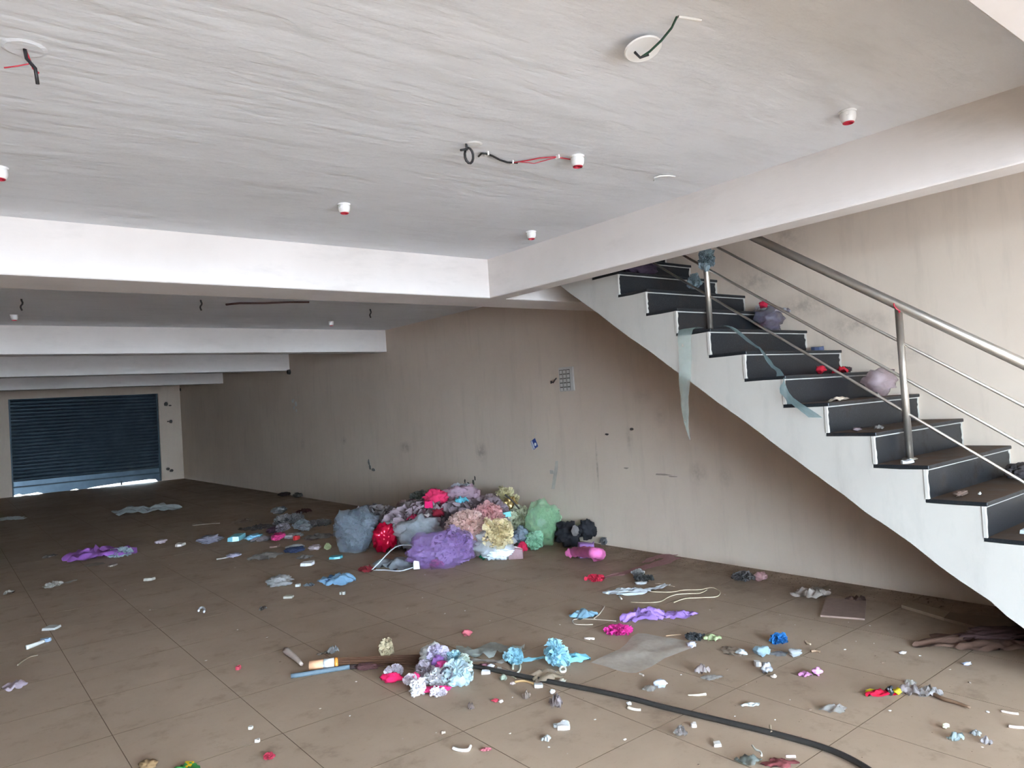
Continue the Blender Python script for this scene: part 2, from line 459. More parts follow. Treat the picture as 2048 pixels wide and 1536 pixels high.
for (q, lb) in (((3.109, 1.490, 2.615), 'white bulb holder with red rim nearest the long beam over the stairs'),
                ((2.447, 2.474, 2.615), 'white bulb holder with red rim at the end of the red wire'),
                ((1.816, 3.681, 2.615), 'white bulb holder with red rim in the middle before the first cross beam'),
                ((3.229, 3.756, 2.615), 'white bulb holder in the corner where first cross beam meets long beam'),
                ((0.256, 3.791, 2.615), 'white bulb holder cut by the left picture edge'),
                ((0.6402, 8.511, 2.615), 'small far bulb holder on the left behind the first cross beam'),
                ((3.930, 8.513, 2.615), 'small far bulb holder on the right behind the first cross beam')):
    bulb_holder(q, lb)

def wire(parent, name, mat, pts, r=0.0035):
    m = MB(); m.tube(pts, r, 6); return m.build(name, mat, parent, smooth=True)
# round fan plate with a drooping green wire
q = (1.853, 1.539, 2.615)
o = empty('ceiling_plate', (q[0], q[1], ZC)); tag(o, 'round white ceiling plate hanging loose with a drooping green wire', 'ceiling plate')
m = MB(); m.lathe([(0, -0.004), (0.056, -0.008), (0.062, -0.011), (0.058, -0.015), (0, -0.012)], 28)
d = m.build('plate', M_WHITEPL, o); d.rotation_euler = (-0.22, 0.12, 0.2); d.location = (0, 0, -0.02)
wire(o, 'green_wire', M_GREENWIRE, [(-0.02, -0.16, -0.002), (-0.01, -0.13, -0.02), (0.0, -0.08, -0.035), (0.0, -0.03, -0.05), (-0.01, 0.0, -0.06)], 0.004)
wire(o, 'wire_end', M_BLACKWIRE, [(-0.04, 0.0, -0.05), (-0.015, 0.0, -0.062), (0.005, -0.02, -0.055)], 0.0045)
m = MB(); m.tube([(-0.02, -0.165, -0.004), (0.06, -0.19, -0.004)], 0.005, 6); m.build('cable_clip', M_WHITEPL, o)
# wires poking out of a patched hole, upper left
q = (0.2487, 2.564, 2.615)
o = empty('ceiling_wire', (q[0], q[1], ZC)); tag(o, 'dark twisted wire end poking out of a patched ceiling hole, upper left', 'wire')
wire(o, 'wire_end', M_BLACKWIRE, [(0, 0, 0.01), (0.005, 0.0, -0.03), (0.025, -0.01, -0.06), (0.03, -0.005, -0.105)], 0.0055)
wire(o, 'wire_end', M_REDWIRE, [(0.003, 0.004, 0.0), (0.012, 0.0, -0.03), (0.02, -0.006, -0.06), (0.035, -0.002, -0.07)], 0.003)
wire(o, 'wire_end', M_REDWIRE, [(0.012, 0.0, -0.045), (-0.015, 0.02, -0.05), (-0.05, 0.03, -0.06)], 0.002)
m = MB(); m.lathe([(0, -0.003), (0.05, -0.004), (0.062, 0.0)], 20); m.build('plaster_patch', M_CEIL, o)
# black hook loop
q = (1.895, 2.589, 2.615)
o = empty('ceiling_hook', (q[0], q[1], ZC)); tag(o, 'black cable loop hanging from a white ceiling patch beside the red wire', 'cable loop')
lp = [(-0.045, 0.0, -0.035), (-0.02, 0.0, -0.028)]
for i in range(13):
    a = 2.2 - 6.0 * i / 12; lp.append((0.0 + 0.022 * math.cos(a), 0.004 * i / 12, -0.052 + 0.034 * math.sin(a)))
wire(o, 'loop', M_BLACKWIRE, lp, 0.0055)
wire(o, 'stem', M_BLACKWIRE, [(-0.012, 0, 0.004), (-0.012, 0, -0.03)], 0.005)
m = MB(); m.lathe([(0, -0.004), (0.03, -0.004), (0.04, 0.0)], 18, (0.02, -0.01, 0)); m.build('plaster_patch', M_WHITEPL, o)
# red and black wire running along the ceiling to the socket
o = empty('loose_wire', (2.016, 2.691, 2.605)); tag(o, 'black wire joined to red pair running along the ceiling to a bulb holder', 'wire')
base = Vector(o.location)
def cpts(L, dz=0.0):
    return [(Vector(p_) - base) + Vector((0, 0, dz)) for p_ in L]
wire(o, 'black_wire', M_BLACKWIRE, cpts([(2.016, 2.682, 2.607), (2.001, 2.638, 2.605), (2.019, 2.629, 2.605), (2.063, 2.637, 2.603), (2.122, 2.658, 2.600), (2.180, 2.674, 2.602), (2.231, 2.662, 2.604)]), 0.0045)
wire(o, 'red_wire', M_REDWIRE, cpts([(2.212, 2.664, 2.604), (2.252, 2.611, 2.604), (2.286, 2.560, 2.606), (2.344, 2.517, 2.607), (2.434, 2.503, 2.605)]), 0.003)
wire(o, 'red_wire', M_REDWIRE, cpts([(2.233, 2.645, 2.604), (2.262, 2.624, 2.600), (2.298, 2.619, 2.599), (2.324, 2.567, 2.602), (2.351, 2.518, 2.606)]), 0.002)
for uv in ((2.029, 2.634, 2.606), (2.205, 2.674, 2.606), (2.353, 2.510, 2.606)):
    m = MB(); v = Vector(uv) - base; m.box(v.x - 0.004, v.x + 0.004, v.y - 0.012, v.y + 0.012, v.z - 0.008, v.z + 0.01); m.build('cable_clip', M_WHITEPL, o)
# pale curved strip
o = empty('plaster_strip', (3.100, 2.499, 2.612)); base = Vector(o.location)
tag(o, 'short white curved conduit stub on the ceiling near the long beam', 'conduit stub')
wire(o, 'conduit', M_WHITEPL, cpts([(3.067, 2.531, 2.600), (3.038, 2.502, 2.604), (3.053, 2.477, 2.607), (3.100, 2.455, 2.610), (3.150, 2.455, 2.612)]), 0.005)
# bay behind the first cross beam
for (u, lb) in (((0.618, 7.482, 2.615), 'squiggly dark wire end on the far left ceiling behind the first beam'),
                ((2.011, 7.191, 2.615), 'short dark wire stub in the middle ceiling behind the first beam'),
                ((3.895, 7.400, 2.615), 'dark wire stub near the wall on the ceiling behind the first beam')):
    o = empty('ceiling_wire', (u[0], u[1], ZC)); tag(o, lb, 'wire')
    wire(o, 'wire_end', M_BLACKWIRE, [(0, 0, 0.01), (0.004, 0, -0.015), (0.01, 0, -0.03), (0.008, 0, -0.045), (-0.002, 0, -0.058), (-0.006, 0, -0.07), (-0.002, 0, -0.085), (0.004, 0, -0.1)], 0.008)
o = empty('surface_cable', (2.263, 7.278, 2.608)); base = Vector(o.location); tag(o, 'long reddish brown cable along the ceiling behind the first beam', 'cable')
wire(o, 'cable', simple('brown_cable', (84, 54, 50), 0.6), cpts([(2.297, 7.357, 2.606), (2.397, 7.246, 2.608), (2.626, 7.191, 2.608), (2.836, 7.072, 2.608), (3.018, 7.028, 2.608)]), 0.012)

# ------------------------------------------------------------------ fittings and marks on the right wall
M_PLATE = simple('grey_white_plate', (196, 190, 184), 0.5, vary=0.1)
M_SLOT = simple('switch_gap', (112, 104, 98), 0.7)
c = (5.137, 5.549, 1.665)
o = empty('switch_board', (XW, c[1], c[2])); tag(o, 'off-white modular switch board on the wall under the stairs', 'switch board')
m = MB(); m.box(-0.018, 0.002, -0.105, 0.115, -0.125, 0.125); m.build('plate', M_PLATE, o, bevel=0.004)
for r_ in range(3):
    for k in range(5):
        m = MB(); z0 = 0.075 - k * 0.045; y0 = 0.075 - r_ * 0.055
        m.box(-0.0215, -0.0175, y0 - 0.018, y0 + 0.02, z0 - 0.016, z0 + 0.016)
        m.build('switch', M_PLATE, o, bevel=0.002)
    m = MB(); m.box(-0.0188, -0.0178, 0.075 - r_ * 0.055 - 0.024, 0.075 - r_ * 0.055 + 0.026, -0.13 + 0.012, 0.1); m.build('gap', M_SLOT, o)
wire(o, 'cable_stub', M_BLACKWIRE, [(0.0, 0.17, 0.02), (-0.03, 0.165, 0.0), (-0.03, 0.19, -0.025), (-0.035, 0.22, -0.01), (-0.02, 0.235, -0.03)], 0.007)
# blue sticker, hanging askew
M_BLUE = simple('blue_print', (38, 66, 140), 0.5, vary=0.05); M_WHITEPAPER = simple('white_paper', (226, 228, 232), 0.8, vary=0.05)
c = (5.137, 6.147, 0.99)
o = empty('blue_sticker', (XW, c[1], c[2])); o.rotation_euler = (-0.45, 0, 0); tag(o, 'small blue and white label hanging askew on the wall', 'label')
m = MB(); m.box(-0.006, -0.002, -0.045, 0.04, -0.05, 0.05); m.build('card', M_BLUE, o)
m = MB(); m.box(-0.0075, -0.006, 0.012, 0.02, -0.045, 0.046); m.build('white_stripe', M_WHITEPAPER, o)
m = MB(); m.box(-0.0075, -0.006, 0.027, 0.032, -0.045, 0.046); m.build('white_stripe', M_WHITEPAPER, o)
m = MB(); m.lathe([(0, 0), (0.018, 0), (0.018, 0.0015), (0, 0.0015)], 16); q = m.build('white_dot', M_WHITEPAPER, o); q.rotation_euler = (0, -math.pi / 2, 0); q.location = (-0.006, -0.018, -0.012)
m = MB(); m.box(-0.004, -0.001, 0.044, 0.07, -0.045, 0.03); m.build('torn_edge', M_PLATE, o)
wire(o, 'string', M_PLATE, [(-0.004, -0.03, 0.05), (-0.006, -0.06, 0.075), (-0.004, -0.095, 0.085)], 0.003)
# strip of old tape
M_TAPE = simple('yellowed_tape', (186, 178, 166), 0.35)
o = empty('tape_strip', tuple((5.137, 5.841, 0.6624))); tag(o, 'peeling strip of yellowed tape on the wall above the green net', 'tape')
base = Vector(o.location)
m = MB(); pl = [Vector(p_) - base for p_ in ((5.137, 5.795, 0.8121), (5.137, 5.809, 0.743), (5.137, 5.844, 0.6358), (5.137, 5.880, 0.5119))]
for i in range(3):
    a, b = pl[i], pl[i + 1]; w = (0.02, 0.026, 0.03, 0.02)
    m.add([(-0.003, a.y - w[i], a.z), (-0.003, a.y + w[i], a.z), (-0.003 - 0.008 * (i == 2), b.y + w[i + 1], b.z), (-0.003, b.y - w[i + 1], b.z)], [(0, 1, 2, 3)])
m.build('strip', M_TAPE, o)
m = MB(); q = Vector((5.137, 5.886, 0.6927)) - base; m.box(-0.004, -0.001, q.y - 0.03, q.y + 0.03, q.z - 0.02, q.z + 0.02); m.build('flap', M_TAPE, o)
# chipped plaster patches
def chips(name, label, pix, mat, sc=1.0):
    o = empty(name, pix[0][0]); tag(o, label, 'wall mark'); base = Vector(pix[0][0])
    for (pt, ry, rz) in pix:
        v = Vector(pt) - base; n = 7; poly = []
        for i in range(n):
            a = 6.28318 * i / n; r = rnd.uniform(0.6, 1.1)
            poly.append((v.y + ry * r * math.cos(a), v.z + rz * r * math.sin(a)))
        m = MB(); m.prism(poly, -0.004, 0.001, 0); m.build('chip', mat, o)
M_CHIPW = simple('pale_plaster_chip', (206, 204, 200), 0.8); M_CHIPD = simple('dark_plaster_chip', (70, 66, 62), 0.9)
chips('plaster_chips', 'cluster of pale plaster chips on the wall near the third beam', [((5.137, 12.928, 1.740), .07, .04), ((5.137, 12.795, 1.680), .05, .05), ((5.137, 12.898, 1.620), .05, .04), ((5.137, 12.789, 1.562), .04, .03)], M_CHIPW)
chips('plaster_scar', 'dark gouged scar low on the wall left of the pile', [((5.137, 10.079, 0.6888), .04, .06), ((5.137, 10.055, 0.6213), .04, .05), ((5.137, 9.948, 0.5795), .07, .03)], simple('grey_scar', (122, 118, 114), 0.9))
chips('paint_chips', 'small dark paint chips on the wall right above the pile', [((5.137, 7.464, 0.4889), .03, .03), ((5.137, 7.355, 0.5125), .025, .04), ((5.137, 7.318, 0.563), .012, .04), ((5.137, 7.401, 0.4797), .03, .02), ((5.137, 7.537, 0.5227), .015, .03)], M_CHIPD)
chips('nail_holes', 'two dark nail holes on the wall below the hanging net', [((5.137, 5.036, 1.089), .025, .015), ((5.137, 4.705, 1.139), .03, .015)], M_CHIPD)
chips('scratches', 'long faint scratches on the wall under the stair soffit', [((5.137, 4.374, 0.7234), .12, .008), ((5.137, 4.261, 0.7099), .06, .006), ((5.137, 4.815, 0.7685), .04, .01)], simple('brown_scratch', (158, 144, 132), 0.9))
for (pix, lb) in (([((4.783, 20.700, 1.997), .06, .06), ((4.879, 20.700, 1.952), .04, .02)], 'upper dark bracket holes on the pillar beside the shutter'),
                  ([((4.883, 20.700, 1.529), .05, .05), ((4.810, 20.700, 1.534), .03, .02)], 'middle dark bracket hole on the pillar beside the shutter'),
                  ([((4.750, 20.700, 0.2911), .05, .04), ((4.834, 20.700, 0.2428), .06, .04)], 'lower pair of dark holes on the pillar beside the shutter')):
    o = empty('bracket_hole', pix[0][0]); tag(o, lb, 'wall mark'); base = Vector(pix[0][0])
    for (pt, rx, rz) in pix:
        v = Vector(pt) - base; m = MB()
        m.prism([(v.x + rx * math.cos(a) * rnd.uniform(.7, 1.1), v.z + rz * math.sin(a)) for a in (0, 1, 2, 3, 4, 5.2)], -0.01, 0.002, 1); m.build('hole', M_CHIPD, o)
for (q, lb) in (((5.137, 12.993, 2.276), 'dark socket stub where the third beam meets the wall'), ((5.172, 20.600, 2.358), 'dark pipe stub at the top of the far pillar')):
    o = empty('wall_stub', q); tag(o, lb, 'stub'); m = MB(); m.tube([(0.02, 0, 0), (-0.05, 0, 0)], [0.05, 0.04], 8); m.build('stub', M_CHIPD, o)

# ------------------------------------------------------------------ litter: shapes
def fmat(kind, c):
    key = (kind, c)
    if key in MATS: return MATS[key]
    nm = '%s_%02x%02x%02x' % ((kind,) + tuple(c))
    m, nt, bs, out = new_mat(nm)
    l = lin(c)
    if kind in ('tulle', 'film', 'sheer'): l = tuple(v + (1 - v) * (0.28 if kind == 'tulle' else 0.16) for v in l)
    oc = N(nt, 'ShaderNodeTexCoord').outputs['Object']
    col = mixc(nt, ramp(nt, noise_node(nt, 25, 4, 0.65, vec=oc), 0.3, 0.75), l, tuple(v * 0.8 for v in l))
    nt.links.new(col, bs.inputs['Base Color'])
    R = dict(cloth=0.85, tulle=0.8, film=0.22, paper=0.75, gloss=0.25, wood=0.6, foil=0.2, sheer=0.7)[kind]
    bs.inputs['Roughness'].default_value = R
    if kind == 'foil': bs.inputs['Metallic'].default_value = 0.35
    alpha = dict(tulle=0.78, film=0.55, sheer=0.34).get(kind)
    if alpha:
        t = N(nt, 'ShaderNodeBsdfTransparent'); mx = N(nt, 'ShaderNodeMixShader'); mx.inputs[0].default_value = alpha
        nt.links.new(t.outputs[0], mx.inputs[1])
        tr = N(nt, 'ShaderNodeBsdfTranslucent'); nt.links.new(col, tr.inputs['Color'])
        m2 = N(nt, 'ShaderNodeMixShader'); m2.inputs[0].default_value = 0.4
        nt.links.new(bs.outputs[0], m2.inputs[1]); nt.links.new(tr.outputs[0], m2.inputs[2]); nt.links.new(m2.outputs[0], mx.inputs[2])
        nt.links.new(mx.outputs[0], out.inputs['Surface'])
    MATS[key] = m
    return m
def nz(x, y, z, s): return noise.noise(Vector((x + s * 7.3, y - s * 3.1, z + s * 1.7)))
def sheet_mesh(w, d, h, seed, n=None, jag=0.25, fold=1.0):
    """crumpled thin sheet lying on z=0, w x d, folds up to h"""
    R_ = random.Random(seed)
    n = n or (14 if max(w, d) > 0.25 else 9)
    V = []; F = []; idx = {}
    ang = R_.uniform(0, 3.14); fx, fy = math.cos(ang), math.sin(ang)
    top = []
    for j in range(n + 1):
        for i in range(n + 1):
            a, b = i / n * 2 - 1, j / n * 2 - 1
            r = max(abs(a), abs(b)); th = math.atan2(b, a)
            # squarish outline with an uneven border
            k = (abs(math.cos(th)) ** 3 + abs(math.sin(th)) ** 3) ** (-1 / 3.0)
            rad = r * k / max(1e-6, 1 / max(abs(math.cos(th)), abs(math.sin(th)))) if r > 0 else 0
            rad = min(rad, r * 1.15)
            edge = 1 + jag * nz(math.cos(th) * 1.7, math.sin(th) * 1.7, 0, seed) * 1.6
            x, y = math.cos(th) * rad * edge, math.sin(th) * rad * edge
            if r == 0: x = y = 0
            q = x * fx + y * fy
            ridge = 1 - abs(nz(q * 2.6 + 0.6 * nz(x * 1.5, y * 1.5, 3, seed), (y * fx - x * fy) * 0.9, 0, seed)) * 2.4
            ridge2 = 1 - abs(nz(x * 4.1, y * 4.1, 5, seed + 1)) * 2.2
            z = max(0, 0.62 * ridge + 0.38 * ridge2) * (1 - 0.55 * r ** 3)
            z = 0.001 + h * max(0.0, z) * fold
            top.append((x * w / 2, y * d / 2, z))
    m = n + 1; th_ = min(0.0025, 0.12 * h + 0.0008)
    V = top + [(x, y, z - th_) for x, y, z in top]
    K = m * m
    for j in range(n):
        for i in range(n):
            a = j * m + i; F.append((a, a + 1, a + m + 1, a + m)); F.append((K + a, K + a + m, K + a + m + 1, K + a + 1))
    return V, F
def ball_mesh(w, d, h, seed, sub=None, amp=None, freq=None):
    """scrunched lump standing on z=0"""
    small = max(w, h) < 0.16
    sub = sub or (3 if small else 4); amp = amp if amp is not None else (0.75 if small else 0.5); freq = freq or (1.5 if small else 2.3)
    bm = bmesh.new(); bmesh.ops.create_icosphere(bm, subdivisions=sub, radius=1.0)
    V = []
    for v in bm.verts:
        p = v.co.normalized(); x, y, z = p.x * freq, p.y * freq, p.z * freq
        wx = 0.5 * nz(x * 1.3, y * 1.3, z * 1.3, seed + 5)
        k = 1 + amp * (0.9 * nz(x, y, z, seed) + 0.5 * (1 - 2.4 * abs(nz(x * 1.9 + wx, y * 1.9, z * 1.9 - wx, seed + 2)))
                       + 0.28 * (1 - 2.4 * abs(nz(x * 4.3 + wx, y * 4.3 + wx, z * 4.3, seed + 3))) + 0.12 * nz(x * 9, y * 9, z * 9, seed + 4))
        q = p * max(0.2, k)
        V.append([q.x * w / 2, q.y * d / 2, q.z * h / 2])
    mx = max(abs(q[0]) for q in V); my = max(abs(q[1]) for q in V)
    z0 = min(q[2] for q in V); z1 = max(q[2] for q in V)
    for q in V:
        q[0] *= w / 2 / mx; q[1] *= d / 2 / my; q[2] = (q[2] - z0) * h / (z1 - z0)
        if q[2] < h * 0.12: q[2] *= 0.25
    F = [tuple(v.index for v in f.verts) for f in bm.faces]
    bm.free(); return V, F
def puff_mesh(w, d, h, seed, nr=None, size=None, seg=9):
    """gathered net: a small core set all over with crinkled standing ruffles"""
    R_ = random.Random(seed)
    V, F = ball_mesh(w * 0.66, d * 0.66, h * 0.7, seed, 3, 0.5)
    if size is None: size = R_.choice((0.2, 0.26, 0.34))
    nr = nr or int(min(300, 6.0 / (size * size)))
    L = size * (w * h) ** 0.5
    for k in range(nr):
        u = R_.uniform(-0.75, 1); a = R_.uniform(0, 6.28318); s = math.sqrt(1 - u * u)
        n = Vector((s * math.cos(a), s * math.sin(a), u))
        lump = 0.72 + 0.5 * nz(n.x * 2, n.y * 2, n.z * 2, seed) + R_.uniform(-.06, .06)
        c = Vector((n.x * w * 0.4 * lump, n.y * d * 0.4 * lump, h * 0.45 + n.z * h * 0.44 * lump))
        t = Vector((R_.uniform(-1, 1), R_.uniform(-1, 1), R_.uniform(-1, 1))); t = (t - n * t.dot(n))
        if t.length < 1e-3: continue
        t.normalize(); b = n.cross(t)
        ll = L * R_.uniform(0.7, 1.6); hh = L * R_.uniform(0.45, 1.0); lean = R_.uniform(-0.5, 0.5) * L
        base = len(V); ph = R_.uniform(0, 6)
        for i in range(seg + 1):
            f = i / seg - 0.5
            wv = (math.sin(i * 2.3 + ph) + R_.uniform(-.5, .5)) * 0.2 * L
            e_ = 1 - 2.2 * f * f
            p0 = c + t * f * ll * 0.8 - n * 0.25 * L
            p1 = c + t * f * ll + n * hh * 0.45 * e_ + b * (wv * 0.6 + lean * 0.4)
            p2 = c + t * f * ll * 1.2 + n * hh * e_ * R_.uniform(.85, 1.1) + b * (wv * 1.3 + lean)
            for p_ in (p0, p1, p2):
                V.append([max(-w * .56, min(w * .56, p_.x)), max(-d * .6, min(d * .6, p_.y)), max(0.002, min(h * 1.06, p_.z))])
        for i in range(seg):
            for j in range(2):
                q = base + 3 * i + j; F.append((q, q + 3, q + 4, q + 1))
    return V, F
def chip_mesh(w, d, h, seed, n=8):
    R_ = random.Random(seed); poly = []
    for i in range(n):
        a = 6.28318 * i / n; k = (abs(math.cos(a)) ** 4 + abs(math.sin(a)) ** 4) ** -0.25 * R_.uniform(0.78, 1.0)
        poly.append((w / 2 * k * math.cos(a), d / 2 * k * math.sin(a)))
    V = [(x, y, 0.0) for x, y in poly] + [(x * 0.94, y * 0.94, h * (0.75 + 0.5 * R_.random())) for x, y in poly]
    F = [tuple(range(n))[::-1], tuple(range(n, 2 * n))] + [(i, (i + 1) % n, n + (i + 1) % n, n + i) for i in range(n)]
    return V, F
SEED = [100]
def put(name, shape, box, kind, c, label, cat, z0=None, rz=0.0, group=None, **kw):
    SEED[0] += 1; sd = SEED[0]
    x, y, zc, w, d, h = box
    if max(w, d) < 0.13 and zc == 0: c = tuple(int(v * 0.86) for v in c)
    if shape == 'ball' and kind == 'film' and max(w, d) < 0.15 and zc == 0: shape = 'sheet'; h *= 1.3; kw = {}
    fn = dict(sheet=sheet_mesh, ball=ball_mesh, puff=puff_mesh, chip=chip_mesh)[shape]
    V, F = fn(w, d, h, sd, **kw)
    me = mesh(name, V, F, smooth=shape in ('sheet', 'puff', 'ball'))
    o = link(name, me, fmat(kind, c))
    zz = z0 if z0 is not None else (zc if zc == 0 else max(0.0, zc - h / 2))
    o.location = (x, y, zz); o.rotation_euler = (0, 0, RZ + rz)
    return tag(o, label, cat, group)
def strip(name, pts, width, kind, c, label, cat, wav=0.3, lift=0.012, group=None, seg=5, sub=4):
    """ribbon of cloth or film along a path"""
    SEED[0] += 1; sd = SEED[0]
    P = [Vector(q) for q in pts]; C = []
    for i in range(len(P) - 1):
        for k in range(sub):
            C.append(P[i].lerp(P[i + 1], k / sub))
    C.append(P[-1]); base = P[0].copy()
    V = []; F = []; n = len(C)
    for i, q in enumerate(C):
        t = C[min(i + 1, n - 1)] - C[max(i - 1, 0)]; t.z = 0
        if t.length < 1e-6: t = Vector((1, 0, 0))
        s = Vector((-t.y, t.x, 0)).normalized()
        wd = (width if not isinstance(width, (list, tuple)) else width[0] + (width[-1] - width[0]) * i / (n - 1)) * (1 + wav * nz(i * 0.45, 0, 0, sd) * 2)
        for j in range(seg + 1):
            f = j / seg - 0.5
            p = q + s * f * wd - base
            p.z += lift * max(0, 1 - 2 * abs(nz(j * 0.8, i * 0.35, 1, sd))) + 0.001
            V.append(p)
    for i in range(n - 1):
        for j in range(seg):
            a = i * (seg + 1) + j; F.append((a, a + 1, a + seg + 2, a + seg + 1))
    me = mesh(name, V, F, True); o = link(name, me, fmat(kind, c)); o.location = base
    return tag(o, label, cat, group)
def smooth_path(P, sub=4):
    P = [Vector(q) for q in P]; out = []
    for i in range(len(P) - 1):
        p0, p1, p2, p3 = P[max(i - 1, 0)], P[i], P[i + 1], P[min(i + 2, len(P) - 1)]
        for k in range(sub):
            t = k / sub
            out.append(0.5 * ((2 * p1) + (-p0 + p2) * t + (2 * p0 - 5 * p1 + 4 * p2 - p3) * t * t + (-p0 + 3 * p1 - 3 * p2 + p3) * t ** 3))
    out.append(P[-1]); return out
def cord(name, pts, r, kind, c, label, cat, parent=None, z=None, n=6, sub=4, group=None):
    P = smooth_path(pts, sub); base = P[0].copy()
    m = MB(); rr = r if not isinstance(r, (list, tuple)) else [r[0] + (r[1] - r[0]) * i / (len(P) - 1) for i in range(len(P))]
    r0 = r if not isinstance(r, (list, tuple)) else max(r)
    m.tube([(p - base) + Vector((0, 0, r0 if z is None else z)) for p in P], rr, n)
    o = m.build(name, fmat(kind, c), parent, smooth=True); o.location = base if parent is None else (0, 0, 0)
    return tag(o, label, cat, group) if parent is None else o

WHITE = (232, 232, 234)
